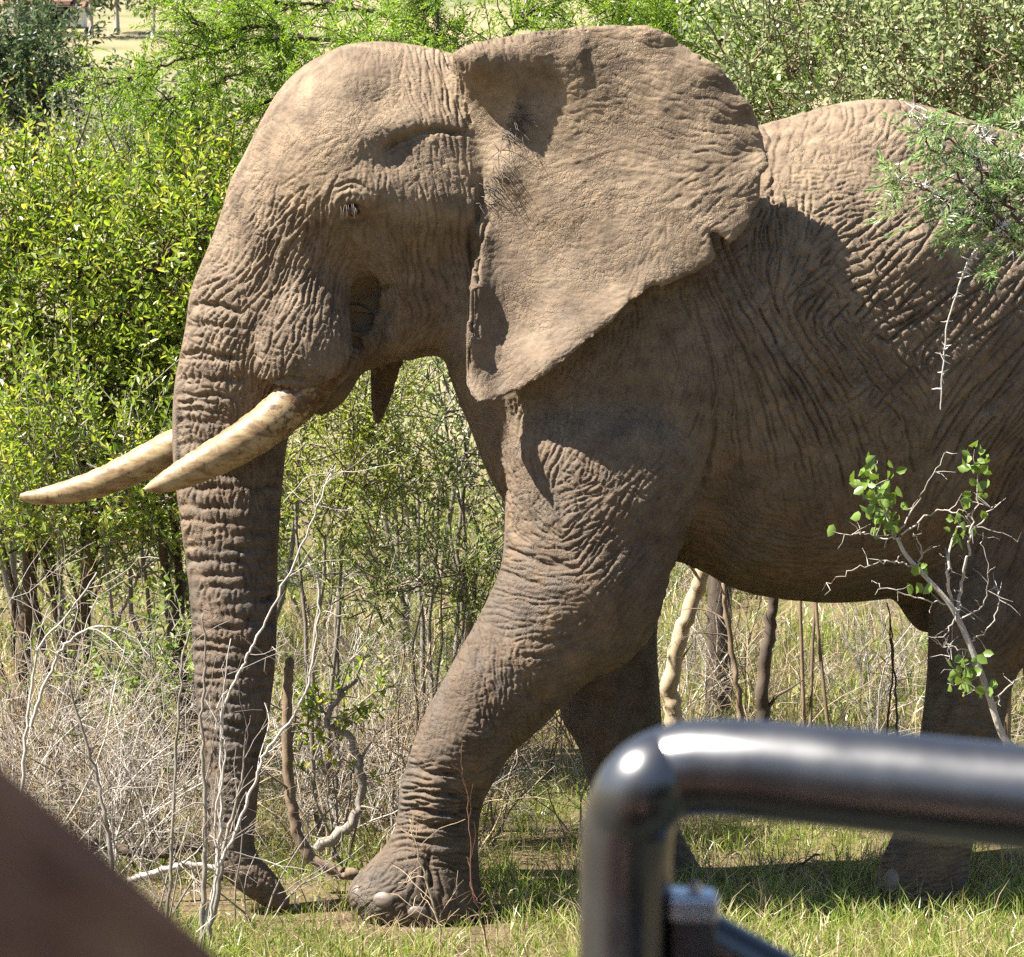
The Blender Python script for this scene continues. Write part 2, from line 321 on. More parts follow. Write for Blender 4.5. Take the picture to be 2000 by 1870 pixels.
# (u, v, angle1, spacing1, depth1 mm, length1, angle2, spacing2, depth2, length2); angle 0 = along the body, 90 = straight down
WR = [(600, 180, 20, 15, .7, 60, 110, 15, .7, 50), (540, 280, 120, 15, .8, 50, 30, 15, .8, 50), (600, 330, 150, 13, .8, 40, 60, 13, .8, 40), (750, 190, 45, 11, 1.0, 30, 135, 11, 1.0, 30), (720, 110, 100, 15, 1.0, 50, 10, 17, .8, 40),
      (840, 170, 80, 17, 3.2, 150, 0, 16, .6, 20), (930, 160, 72, 14, 4.2, 170, 0, 16, .6, 20), (980, 180, 66, 13, 3.5, 110, 0, 20, .6, 20), (880, 300, 80, 20, 2.4, 120, 10, 11, 1.0, 25), (820, 330, 70, 12, 1.3, 35, 150, 12, 1.3, 35),
      (860, 450, 86, 19, 4.2, 240, 0, 13, .8, 25), (900, 560, 90, 15, 4.2, 260, 0, 13, .6, 22), (820, 560, 82, 19, 3.4, 120, 10, 13, 1.0, 30), (760, 500, 70, 16, 2, 60, 160, 16, 1.5, 40), (760, 620, 50, 17, 2.4, 60, 130, 17, 2.2, 60), (800, 680, 140, 15, 2.2, 60, 60, 17, 1.2, 40),
      (480, 400, 112, 15, 2.4, 60, 20, 14, 1.4, 40), (430, 470, 110, 12, 2.4, 60, 20, 15, 1.5, 40), (560, 470, 118, 17, 5.0, 110, 40, 22, 2.2, 40), (640, 430, 100, 14, 3.5, 60, 20, 18, 1.6, 35), (520, 560, 118, 16, 5.5, 120, 35, 20, 2.6, 40), (620, 560, 108, 18, 4.2, 110, 30, 20, 2.2, 40),
      (430, 560, 150, 18, 4, 60, 75, 20, 3.2, 45), (570, 650, 108, 16, 3.6, 100, 25, 15, 2.2, 35), (640, 680, 100, 15, 2.2, 60, 10, 15, 2, 40), (480, 680, 100, 15, 4.5, 130, 10, 20, 3, 40), (400, 640, 110, 17, 3.6, 55, 15, 22, 3.2, 45), (400, 760, 85, 18, 3.8, 60, 5, 22, 3.4, 45), (490, 780, 96, 14, 4, 90, 5, 20, 2.4, 40),
      (450, 880, 88, 17, 3.2, 40, 0, 26, 2, 60), (450, 1100, 88, 19, 3.2, 30, 2, 26, 1, 60), (450, 1350, 88, 16, 2.6, 24, 2, 20, 1.2, 50), (455, 1600, 88, 12, 2.0, 16, 2, 16, 1, 40),
      (900, 800, 60, 15, 4, 110, 140, 20, 2, 40), (950, 900, 72, 13, 4.5, 140, 150, 18, 2, 40), (985, 990, 80, 12, 4.0, 80, 10, 14, 3, 50),
      (1050, 820, 100, 16, 3.0, 110, 30, 20, 2.0, 50), (1150, 780, 110, 14, 2.4, 80, 35, 14, 2, 50), (1250, 760, 120, 15, 2.6, 90, 50, 15, 2.4, 70), (1150, 880, 115, 15, 2.8, 70, 30, 15, 2.4, 60), (1300, 880, 122, 13, 3.0, 100, 45, 14, 2.4, 60), (1260, 980, 124, 14, 3.6, 120, 40, 14, 2.4, 50), (1120, 960, 150, 13, 4.4, 70, 60, 22, 3, 60), (1160, 1050, 140, 14, 5.0, 80, 50, 20, 2.6, 50), (1050, 980, 60, 18, 3, 60, 150, 18, 2, 40),
      (1270, 1090, 118, 13, 3.4, 130, 30, 16, 1.8, 40), (1040, 1080, 12, 15, 3.2, 120, 80, 22, 1.4, 40), (1030, 1150, 8, 17, 3.0, 140, 80, 22, 1.4, 40), (1080, 1230, 170, 22, 1.6, 80, 80, 24, 1.4, 50), (1180, 1220, 128, 17, 2.6, 110, 30, 20, 1.2, 40), (1120, 1320, 170, 22, 2.0, 80, 80, 26, 1.2, 40),
      (960, 1320, 82, 17, 4.0, 110, 170, 18, 2.0, 40), (1000, 1400, 80, 17, 4.6, 70, 168, 13, 3.6, 70), (880, 1360, 100, 16, 1.2, 40, 10, 14, 1.2, 40), (860, 1450, 10, 12, 1.4, 40, 100, 13, 1.3, 40), (960, 1470, 170, 14, 3.6, 80, 80, 16, 2, 40),
      (860, 1530, 6, 18, 6.0, 130, 90, 20, 1.6, 30), (860, 1600, 4, 15, 7.0, 150, 90, 20, 1.6, 30), (870, 1660, 2, 16, 5.0, 120, 90, 20, 1.6, 30), (840, 1720, 85, 22, 4.0, 70, 0, 24, 1.8, 40), (730, 1720, 150, 16, 2.6, 60, 60, 20, 1.6, 40),
      (1180, 1430, 60, 16, 1.6, 60, 150, 16, 1.6, 40), (1250, 1350, 60, 16, 1.6, 60, 150, 16, 1.6, 40),
      (1620, 220, 100, 24, 4.0, 60, 160, 22, 2.0, 40), (1700, 215, 115, 22, 3.6, 50, 170, 20, 2.0, 40), (1560, 260, 125, 22, 2.4, 60, 20, 16, 1.6, 40), (1640, 290, 0, 11, 1.9, 40, 90, 12, 1.7, 20), (1560, 360, 100, 22, 2.6, 60, 5, 12, 1.8, 40), (1700, 360, 5, 12, 1.8, 40, 110, 12, 1.6, 24), (1640, 420, 160, 18, 3.4, 60, 80, 16, 2.4, 30),
      (1520, 440, 92, 16, 5.4, 70, 10, 15, 3.6, 30), (1580, 500, 130, 18, 5.4, 60, 45, 18, 4.4, 50), (1680, 480, 145, 20, 5.0, 80, 50, 17, 3.4, 40), (1800, 480, 140, 26, 3.4, 90, 50, 18, 1.8, 30), (1650, 570, 145, 19, 6.4, 80, 50, 17, 5.0, 60), (1760, 580, 145, 20, 6.4, 110, 55, 17, 4.6, 50), (1880, 580, 140, 20, 5.4, 130, 55, 19, 3.4, 50), (1980, 560, 135, 20, 4.4, 140, 50, 20, 2.6, 50),
      (1430, 560, 62, 20, 4.8, 190, 130, 20, 2.2, 50), (1340, 640, 70, 18, 3.8, 170, 130, 18, 2.2, 50), (1480, 680, 62, 24, 6.0, 260, 128, 20, 2.8, 70), (1560, 700, 55, 22, 5.4, 220, 130, 18, 3.6, 80), (1660, 700, 52, 18, 4.6, 120, 130, 17, 4.6, 110), (1600, 850, 66, 23, 5.4, 240, 135, 20, 2.8, 70), (1450, 800, 74, 22, 4.4, 220, 150, 18, 2.2, 50), (1400, 800, 100, 16, 3.4, 120, 30, 18, 2.2, 50),
      (1760, 760, 50, 18, 4.0, 110, 128, 18, 4.4, 150), (1860, 760, 128, 19, 5.0, 220, 50, 22, 2.4, 50), (1960, 700, 132, 20, 4.6, 220, 50, 22, 2.2, 50), (1750, 900, 80, 22, 3.4, 140, 130, 20, 3.0, 120), (1860, 900, 122, 19, 4.4, 220, 40, 22, 2.2, 50), (1960, 880, 130, 17, 5.0, 200, 45, 20, 2.4, 50), (1960, 1000, 115, 17, 3.6, 120, 30, 20, 2, 50),
      (1450, 940, 85, 20, 2.6, 80, 175, 13, 2.4, 90), (1560, 960, 82, 22, 3.0, 120, 175, 15, 1.8, 60), (1400, 1010, 20, 12, 3.0, 110, 100, 16, 1.6, 40), (1500, 1050, 8, 13, 3.2, 160, 95, 18, 1.8, 40), (1440, 1080, 30, 13, 2.8, 120, 110, 18, 1.4, 40), (1600, 1100, 172, 15, 2.6, 120, 85, 20, 1.6, 40), (1680, 1000, 82, 20, 2.6, 100, 170, 16, 1.8, 60), (1720, 1110, 160, 17, 2.6, 90, 80, 18, 1.6, 40),
      (1880, 1180, 160, 15, 2.2, 70, 80, 18, 1.4, 30), (1860, 1300, 165, 14, 2.4, 60, 80, 16, 1.4, 30), (1880, 1400, 5, 13, 2.4, 60, 90, 16, 1.4, 30), (1990, 1200, 110, 18, 2.4, 100, 20, 20, 1.6, 40)]
EW = [(960, 600, 88, 20, 1.2, 110, 0, 16, .5, 20), (1050, 300, 170, 10, .8, 40, 80, 14, .6, 20), (1000, 150, 75, 16, 2.2, 80, 165, 14, .6, 20), (1100, 100, 165, 16, .8, 60, 80, 16, .6, 20), (1250, 200, 20, 18, 1.4, 70, 110, 16, .6, 20), (1400, 230, 20, 16, 2.4, 80, 110, 18, .9, 30), (1440, 380, 150, 18, 2.2, 60, 60, 16, 1.0, 30), (1200, 420, 160, 11, 1.0, 40, 70, 12, .8, 20), (1300, 500, 100, 13, 1.6, 40, 20, 12, 1.0, 20), (1100, 560, 10, 10, 1.0, 36, 100, 12, .7, 16), (1060, 680, 150, 11, 1.2, 36, 60, 11, .9, 20), (1000, 420, 175, 9, .9, 34, 80, 12, .6, 16)]
inear = poly_sd([(x + (12 if x < 960 and y > 150 else 0), y) for x, y in ear_px if not (x < 960 and y < 440 and y > 110)], GU[::4, ::4], GV[::4, ::4]) < 0
inear = np.kron(inear, np.ones((4, 4), bool))[:NU, :NV]
def fields(ctl):
    c = np.array(ctl, float); st = 8
    X, Y = GU[::st, ::st], GV[::st, ::st]
    d = (X[..., None] - c[:, 0]) ** 2 + (Y[..., None] - c[:, 1]) ** 2
    wt = 1 / (d + 900.) ** 1.8; wt /= wt.sum(-1, keepdims=True); out = []
    for o in (2, 6):
        a = np.radians(2 * c[:, o]); ang = np.arctan2((wt * np.sin(a)).sum(-1), (wt * np.cos(a)).sum(-1)) / 2
        out.append([ang] + [(wt * c[:, o + i]).sum(-1) for i in (1, 2, 3)])
    return out
GR = np.zeros((NU, NV))
def splat(pts, dep, sig):
    """pts (n,2) pixel positions, grooves as the deepest of round dents"""
    iu = (pts[:, 0] - U0) / RES; iv = (pts[:, 1] - V0) / RES; s = sig / RES
    bu = np.round(iu).astype(int); bv = np.round(iv).astype(int)
    r = 3 if np.ndim(s) == 0 and s > 1.6 else 2
    for i in range(-r, r + 1):
        for j in range(-r, r + 1):
            x = bu + i; y = bv + j; ok = (x >= 0) & (x < NU) & (y >= 0) & (y < NV)
            g_ = dep * np.exp(-.5 * ((x - iu) ** 2 + (y - iv) ** 2) / s ** 2)
            np.maximum.at(GR, (x[ok], y[ok]), g_[ok])
def network(ctl, mask, seed):
    rn = random.Random(seed)
    for fi, (ang, spc, dep, ln) in enumerate(fields(ctl)):
        A = ang.tolist(); S = spc.tolist(); D = dep.tolist(); L = ln.tolist(); M = mask[::8, ::8].tolist()
        nu, nv = len(A), len(A[0])
        occ = np.zeros((NU // 2 + 2, NV // 2 + 2), bool)      # 4-pixel cells
        P = []; Dp = []
        for _ in range(70000):
            u = rn.uniform(U0 + 20, U0 + NU * RES - 20); v = rn.uniform(20, NV * RES - 40)
            a, b = int((u - U0) / 16), int(v / 16)
            if not M[a][b]: continue
            sp_ = S[a][b]; r = max(1, int(sp_ * (.62 if fi == 0 else .72) / 4))
            cu, cv = int((u - U0) / 4), int(v / 4)
            if occ[max(0, cu - r):cu + r + 1, max(0, cv - r):cv + r + 1].any(): continue
            length = L[a][b] * rn.uniform(.5, 1.5); dd = D[a][b] * rn.uniform(.5, 1.2); line = []
            wob = rn.uniform(0, 6); wa = min(.34, 26. / L[a][b])
            for sgn in (1, -1):
                x, y, n_ = u, v, int(length / 2 / 3); px_, py_ = None, None
                for k in range(n_):
                    a, b = int((x - U0) / 16), int(y / 16)
                    if a < 0 or b < 0 or a >= nu or b >= nv or not M[a][b]: break
                    th = A[a][b] + wa * math.sin((x + y) / 13. + wob) + wa * .5 * math.sin((x - y) / 6. + wob)
                    dx, dy = math.cos(th), math.sin(th)
                    if px_ is None: dx, dy = dx * sgn, dy * sgn
                    elif dx * px_ + dy * py_ < 0: dx, dy = -dx, -dy
                    px_, py_ = dx, dy; x += 3 * dx; y += 3 * dy
                    cu, cv = int((x - U0) / 4), int(y / 4)
                    if k > 5 and 0 <= cu < occ.shape[0] and 0 <= cv < occ.shape[1] and occ[cu, cv]: break
                    line.append((x, y)); P.append((x, y)); Dp.append(dd * min(1, (n_ - k) / (n_ * .35 + 1)))
            rr = 0 if fi == 0 else max(0, r // 3)
            for x, y in line:
                cu, cv = int((x - U0) / 4), int(y / 4)
                if 0 <= cu < occ.shape[0] and 0 <= cv < occ.shape[1]: occ[max(0, cu - rr):cu + rr + 1, max(0, cv - rr):cv + rr + 1] = True
        P = np.array(P); Dp = np.array(Dp)
        P = np.concatenate([P, P + (.0, 1.4)]) if False else P
        splat(P, Dp, 1.9 if fi == 0 else 1.7)
network([(a, b, c, d * (.70 if a > 1390 else .62 if a > 1000 else .74), e * (1.0 if a > 1390 and b > 420 else .74 if a > 1000 or b > 1250 else .82), f, g_, h * .72, i_ * (.85 if a > 1000 or b > 1250 else .85), j) for a, b, c, d, e, f, g_, h, i_, j in WR], ~inear, 3); network([(a, b, c, d, e * .5, f, g_, h, i_ * .5, j) for a, b, c, d, e, f, g_, h, i_, j in EW], inear, 5)
NETW = GR.copy(); GR[:] = 0
# trunk rings
rp = []; rd = []; vv = 600.0; k = 0; rr_ = random.Random(11)
hl = np.array([(h[0], h[1], h[2], h[3]) for h in head[15:37]], float)
while vv < 1690:
    xl = np.interp(vv, hl[:, 1], hl[:, 0]); xr = np.interp(vv, hl[:, 3], hl[:, 2])
    dep_ = np.interp(vv, [600, 800, 950, 1250, 1500, 1690], [6.5, 6.5, 10.0, 9.0, 6.5, 4.5]) * rr_.uniform(.75, 1.15)
    end = xr + 12 if vv > 880 else xl + (xr - xl) * np.interp(vv, [600, 880], [.38, .75])
    ph = rr_.uniform(0, 6); tilt = rr_.uniform(-.03, .05)
    brk = rr_.uniform(.35, .75) if rr_.random() < .55 else 2
    off = rr_.uniform(-.25, .25)
    for x in np.arange(xl - 14, end, 2.2):
        t = (x - xl) / (xr - xl)
        y = vv + 5 * math.sin(t * 4 + ph) * .5 - 10 * (t - .5) ** 2 + tilt * (x - xl) + 2.2 * math.sin(x / 9. + ph) + (off * 26 if t > brk else 0)
        rp.append((x, y)); rd.append(dep_ * (.75 + .25 * math.sin(x / 17. + ph)) * (1 if vv > 880 else max(0.1, min(1, (end - x) / 40))))
    vv += np.interp(vv, [600, 900, 1000, 1200, 1400, 1690], [47, 42, 33, 26, 19, 13]) * rr_.uniform(.72, 1.25); k += 1
splat(np.array(rp), np.array(rd), 3.4)
RINGS = GR.copy(); GR[:] = 0
# single creases: depth mm, sigma px, points
ST = [(11, 3.4, [(369, 596), (400, 592), (440, 600), (470, 615)]), (7, 3, [(352, 690), (390, 686), (430, 697), (470, 700)]), (6, 2.6, [(345, 700), (400, 702), (450, 708)]), (7, 3, [(338, 790), (380, 784), (430, 790)]), (6, 2.6, [(338, 801), (390, 802), (450, 812)]),
      (14, 4, [(745, 296), (775, 275), (815, 258), (850, 252), (885, 256), (925, 262)]), (7, 3, [(760, 300), (800, 275), (840, 262)]),
      (30, 4.4, [(708, 552), (712, 585), (711, 640), (704, 690), (684, 728), (650, 752), (615, 760)]), (9, 3, [(705, 583), (735, 580), (760, 592)]), (8, 3, [(506, 752), (540, 742), (580, 738), (612, 748)]),
      (10, 3, [(941, 330), (938, 400), (917, 460), (915, 520), (912, 600), (908, 660)]), (8, 3, [(958, 420), (940, 470), (934, 530), (930, 570)]),
      (6, 2.4, [(648, 420), (642, 395), (650, 372), (668, 360), (690, 356), (712, 364), (728, 380)]), (5, 2.2, [(655, 405), (655, 385), (668, 371), (690, 367), (708, 374)]), (5, 2.2, [(660, 408), (664, 392), (680, 381), (700, 382)]), (8, 2.4, [(668, 412), (682, 402), (700, 400), (714, 408)]), (6, 2.4, [(664, 428), (680, 436), (702, 434), (720, 424)]),
      (4, 2.4, [(640, 440), (650, 460), (664, 470)]), (5, 2.6, [(625, 380), (622, 420), (618, 460), (606, 500)]), (5, 2.6, [(632, 385), (634, 420), (632, 455)]),
      (9, 3.4, [(1397, 800), (1395, 850), (1380, 920), (1355, 985), (1325, 1050), (1312, 1090)]), (7, 3.2, [(1075, 1090), (1100, 1104), (1140, 1112)]), (7, 3, [(975, 1065), (1010, 1080), (1060, 1100), (1110, 1112)]), (6, 3, [(972, 1110), (1010, 1128), (1060, 1145)]), (5, 3, [(1010, 1280), (1060, 1284), (1115, 1274)]), (4, 3, [(1020, 1255), (1070, 1252), (1120, 1248)]),
      (8, 3, [(810, 1500), (840, 1512), (880, 1514), (910, 1508)]), (9, 3, [(792, 1540), (830, 1550), (880, 1556), (930, 1548)]), (10, 3, [(790, 1575), (840, 1588), (890, 1592), (935, 1580)]), (10, 3, [(795, 1606), (850, 1614), (900, 1612), (932, 1606)]), (8, 3, [(800, 1640), (850, 1648), (900, 1646)]), (8, 3, [(835, 1660), (840, 1700), (848, 1740)]),
      (7, 3, [(1484, 240), (1505, 262), (1500, 300), (1512, 330)]), (6, 3, [(1530, 250), (1515, 300), (1510, 360), (1514, 420)])]
for dep_, sg, pl in ST:
    c = catmull(pl, 24); L_ = np.linspace(0, 1, len(c)); dd = dep_ * np.clip(np.minimum(L_, 1 - L_) * 6, .15, 1)
    c = c + np.stack([1.2 * np.sin(c[:, 1] / 6.), 1.2 * np.sin(c[:, 0] / 7.)], 1)
    splat(c, dd, sg)
STRK = GR.copy()
pv = [(u, v) for u, v in []]
RELIEF = -(3.9 * NETW + .9 * blur(NETW, 2.4)) - (1.6 * RINGS * (.7 + .5 * vnoise(GU, GV, 42, 9)) + 1.5 * blur(RINGS, 3.2)) - (1.7 * STRK + 1.0 * blur(STRK, 3.5))
# veins on the ear stand out
VE = [(1.6, [(1090, 400), (1150, 340), (1230, 330), (1310, 345), (1390, 330)]), (1.6, [(1150, 110), (1180, 150), (1230, 190), (1290, 240)]), (1.4, [(1200, 90), (1260, 120), (1330, 130)]), (1.5, [(1080, 330), (1130, 310), (1185, 300)]), (1.4, [(1120, 430), (1180, 380), (1260, 350)]), (2.2, [(1300, 410), (1350, 395), (1400, 370), (1440, 350)]), (1.4, [(1060, 260), (1110, 285), (1190, 290)]), (1.2, [(1220, 270), (1290, 300), (1370, 330)])]
GR[:] = 0
for dep_, pl in VE:
    c = catmull(pl, 40); splat(c + np.stack([3 * np.sin(c[:, 1] / 9.), 4 * np.sin(c[:, 0] / 16.)], 1), np.full(len(c), dep_), 2.4)
RELIEF += 1.6 * blur(GR, .8)
# soft forms: u, v, sigma u, sigma v, turn, amount m
BR = [(752, 188, 42, 36, 0, -.030), (640, 180, 60, 60, 0, .008), (590, 290, 60, 50, -60, .012), (772, 300, 30, 22, -30, -.022), (830, 300, 60, 26, -10, -.004), (840, 420, 110, 45, 0, .022), (684, 388, 44, 30, -20, .034), (735, 440, 30, 26, 30, -.030), (690, 418, 16, 9, 0, -.010), (850, 400, 70, 40, 0, .020),
      (820, 540, 120, 70, 0, -.060), (730, 640, 15, 62, 6, -.030), (800, 640, 70, 40, 0, -.020), (770, 245, 60, 18, -20, .010), (890, 242, 60, 16, 0, .006), (620, 690, 46, 50, -20, .020), (560, 640, 40, 70, 30, .016), (960, 300, 16, 60, 10, .02),
      (1320, 900, 60, 110, 15, .03), (1150, 1010, 60, 70, -20, .020), (1080, 1090, 40, 40, 0, -.012), (1240, 1160, 60, 60, 0, .012), (1130, 1290, 50, 60, 0, -.008), (1420, 960, 20, 90, 10, -.020), (1440, 1080, 60, 30, 10, .014), (980, 1330, 40, 60, 10, .010),
      (880, 1440, 36, 40, 20, .014), (1650, 260, 80, 40, 0, .012), (1800, 480, 60, 40, -20, .03), (1760, 320, 90, 24, 0, -.012), (1520, 420, 60, 80, 0, .010), (1580, 700, 22, 120, -30, -.012), (1500, 720, 20, 150, -28, .012), (1640, 720, 20, 130, -30, .010), (760, 1700, 40, 24, 20, .012), (1900, 800, 30, 120, 35, -.014), (1960, 840, 30, 120, 35, .016)]
SOFT = np.zeros((NU, NV))
for u, v, su, sv, tr, am in BR:
    a = R(tr); du, dv = GU - u, GV - v; p = (du * math.cos(a) + dv * math.sin(a)) / su; q = (-du * math.sin(a) + dv * math.cos(a)) / sv
    SOFT += np.where(inear & (u < 1480) & (v < 760), 0, 1) * am * np.exp(-.5 * (p * p + q * q))
# lumpy skin everywhere
LUMP = .0005 * vnoise(GU, GV, 7, 1) + .0007 * vnoise(GU, GV, 14, 2) + .0012 * vnoise(GU, GV, 34, 3) + .0022 * vnoise(GU, GV, 80, 4)
DISP = RELIEF * 1e-3 + SOFT + LUMP
def sample(A, u, v):
    x = np.clip((u - U0) / RES, 0, NU - 1.001); y = np.clip((v - V0) / RES, 0, NV - 1.001); i, j = x.astype(int), y.astype(int); fx, fy = x - i, y - j
    return (A[i, j] * (1 - fx) + A[i + 1, j] * fx) * (1 - fy) + (A[i, j + 1] * (1 - fx) + A[i + 1, j + 1] * fx) * fy
u, v = side_px(V[:, 0], V[:, 2], np.clip(V[:, 1], -.7, .1))
V = V + nrm * (sample(DISP, u, v) * np.clip(wgt, 0, 1))[:, None]
print('relief', time.time() - T0)
# ------------------------------------------------------------------ elephant: skin, parts
def mat_skin():
    m, t, b = nodes('elephant_skin'); L = t.links.new
    def mix(f, a_, b_, mode='MIX'):
        x = N(t, 'ShaderNodeMix', data_type='RGBA', blend_type=mode)
        for s_, k in ((f, 0), (a_, 6), (b_, 7)):
            if isinstance(s_, (int, float)): x.inputs[k].default_value = s_
            elif isinstance(s_, tuple): x.inputs[k].default_value = (*s_, 1)
            else: L(s_, x.inputs[k])
        return x.outputs[2]
    def noise(scale, det=6.0, ro=.62, dist=0.0, vec=None):
        n = N(t, 'ShaderNodeTexNoise', i_Scale=scale, i_Detail=det, i_Roughness=ro, i_Distortion=dist); L(vec or ob, n.inputs['Vector']); return n.outputs[0]
    tc = N(t, 'ShaderNodeTexCoord'); ob = tc.outputs['Object']
    n1 = noise(1.9, 3.0, .64, .4); n2 = noise(15.0, 5.0, .72); n3 = noise(4.6, 3.0, .6, .8)
    base = ramp(t, [(.30, (.072, .053, .038)), (.5, (.104, .075, .052)), (.70, (.152, .107, .069))], n1).outputs[0]
    grey = ramp(t, [(.42, (0, 0, 0)), (.62, (.95, .95, .95))], n3).outputs[0]
    col = mix(grey, base, (.086, .071, .058))
    # dust: thick on head, ear and back, thin on trunk, belly and legs; shade of flank and legs painted in too
    sx = N(t, 'ShaderNodeSeparateXYZ'); L(ob, sx.inputs[0])
    mr = N(t, 'ShaderNodeMapRange'); L(sx.outputs[2], mr.inputs[0]); mr.inputs[1].default_value = 1.2; mr.inputs[2].default_value = 2.9; mr.inputs[3].default_value = .06; mr.inputs[4].default_value = .95
    dm = N(t, 'ShaderNodeMath', operation='MULTIPLY'); L(mr.outputs[0], dm.inputs[0]); L(ramp(t, [(.34, (.15, .15, .15)), (.66, (1, 1, 1))], n3).outputs[0], dm.inputs[1])
    col = mix(dm.outputs[0], col, (.245, .177, .111))
    col = mix(.9, col, ramp(t, [(.28, (.58, .57, .57)), (.5, (1, 1, 1)), (.74, (1.35, 1.30, 1.22))], n2).outputs[0], 'MULTIPLY')
    fl = ramp(t, [(.66, (0, 0, 0)), (.72, (1, 1, 1))], noise(34.0, 3.0, .75)).outputs[0]
    col = mix(fl, col, (.055, .043, .034))
    L(col, b.inputs['Base Color']); b.inputs['Roughness'].default_value = .8; b.inputs['Specular IOR Level'].default_value = .25
    # fine crackle between the folds
    wv = N(t, 'ShaderNodeVectorMath', operation='MULTIPLY_ADD'); wn = N(t, 'ShaderNodeTexNoise', i_Scale=22.0, i_Detail=3.0); L(ob, wn.inputs['Vector']); L(wn.outputs['Color'], wv.inputs[0]); wv.inputs[1].default_value = (.03, .03, .03); L(ob, wv.inputs[2])
    hs = []
    for sc, wd in ((60.0, .11),):
        vd = N(t, 'ShaderNodeTexVoronoi', feature='DISTANCE_TO_EDGE', i_Scale=sc); L(wv.outputs[0], vd.inputs['Vector']); hs.append(ramp(t, [(0, (0, 0, 0)), (wd, (1, 1, 1))], vd.outputs[0]).outputs[0])
    msk = ramp(t, [(.40, (.15, .15, .15)), (.62, (1, 1, 1))], noise(6.0, 1.0)).outputs[0]
    a1 = N(t, 'ShaderNodeMath', operation='MULTIPLY_ADD'); L(hs[0], a1.inputs[0]); L(msk, a1.inputs[1]); L(noise(150.0, 3.0, .75), a1.inputs[2])
    a2 = a1
    bp = N(t, 'ShaderNodeBump', i_Strength=.55, i_Distance=.0045); L(a2.outputs[0], bp.inputs['Height']); L(bp.outputs[0], b.inputs['Normal'])
    return m
SKIN = mat_skin()
elephant = empty('elephant', (0.5, 0.0, 0.0))
tag(elephant, 'large brown dusty elephant walking with trunk lowered through the scrub', 'elephant')
off = np.array(elephant.location)
NEARV = V[fine]; NU_, NV_ = side_px(NEARV[:, 0], NEARV[:, 2], NEARV[:, 1]); NN = nrm[fine]
def surf(u, v):
    d = (NU_ - u) ** 2 + (NV_ - v) ** 2; c = np.where(d < max(36, d.min() + 10))[0]; i = c[np.argmin(NEARV[c, 1])]
    return NEARV[i], NN[i]
eye_p, eye_n = surf(686, 416)
allq = [keep1, new2]
used = np.zeros(len(V), bool)
for q in allq: used[q.ravel()] = True
remap = np.cumsum(used) - 1
body = mesh_obj('body', V[used] - off, [remap[q] for q in allq], SKIN, elephant)

def tube(P, rad, sides=6, closed_tip=True, squash=None):
    P = np.asarray(P, float); n = len(P); rad = np.broadcast_to(np.asarray(rad, float), (n,))
    T = np.gradient(P, axis=0); T /= np.linalg.norm(T, axis=1, keepdims=True) + 1e-12
    ref = np.eye(3)[np.argmin(np.abs(T).max(0))]
    a = np.cross(T, ref); a /= np.linalg.norm(a, axis=1, keepdims=True) + 1e-9; b = np.cross(T, a)
    th = np.linspace(0, 2 * np.pi, sides, endpoint=False)
    ring = P[:, None] + rad[:, None, None] * (a[:, None] * np.cos(th)[None, :, None] + b[:, None] * np.sin(th)[None, :, None])
    i = np.arange(n - 1)[:, None] * sides; j = np.arange(sides)[None]; k = (j + 1) % sides
    return ring.reshape(-1, 3), np.stack([i + j, i + k, i + sides + k, i + sides + j], -1).reshape(-1, 4)
class Acc:
    def __init__(s): s.v = []; s.f = {3: [], 4: []}; s.n = 0
    def add(s, v, f):
        s.v.append(v); s.f[f.shape[1]].append(f + s.n); s.n += len(v)
    def tube(s, P, r, sides=5): s.add(*tube(P, r, sides))
    def build(s, name, mat, parent=None, smooth=True, kind=None, off=None):
        v = np.concatenate(s.v)
        if off is not None: v = v - np.asarray(off)
        return mesh_obj(name, v, [np.concatenate(x) for x in s.f.values() if x], mat, parent, smooth, kind)
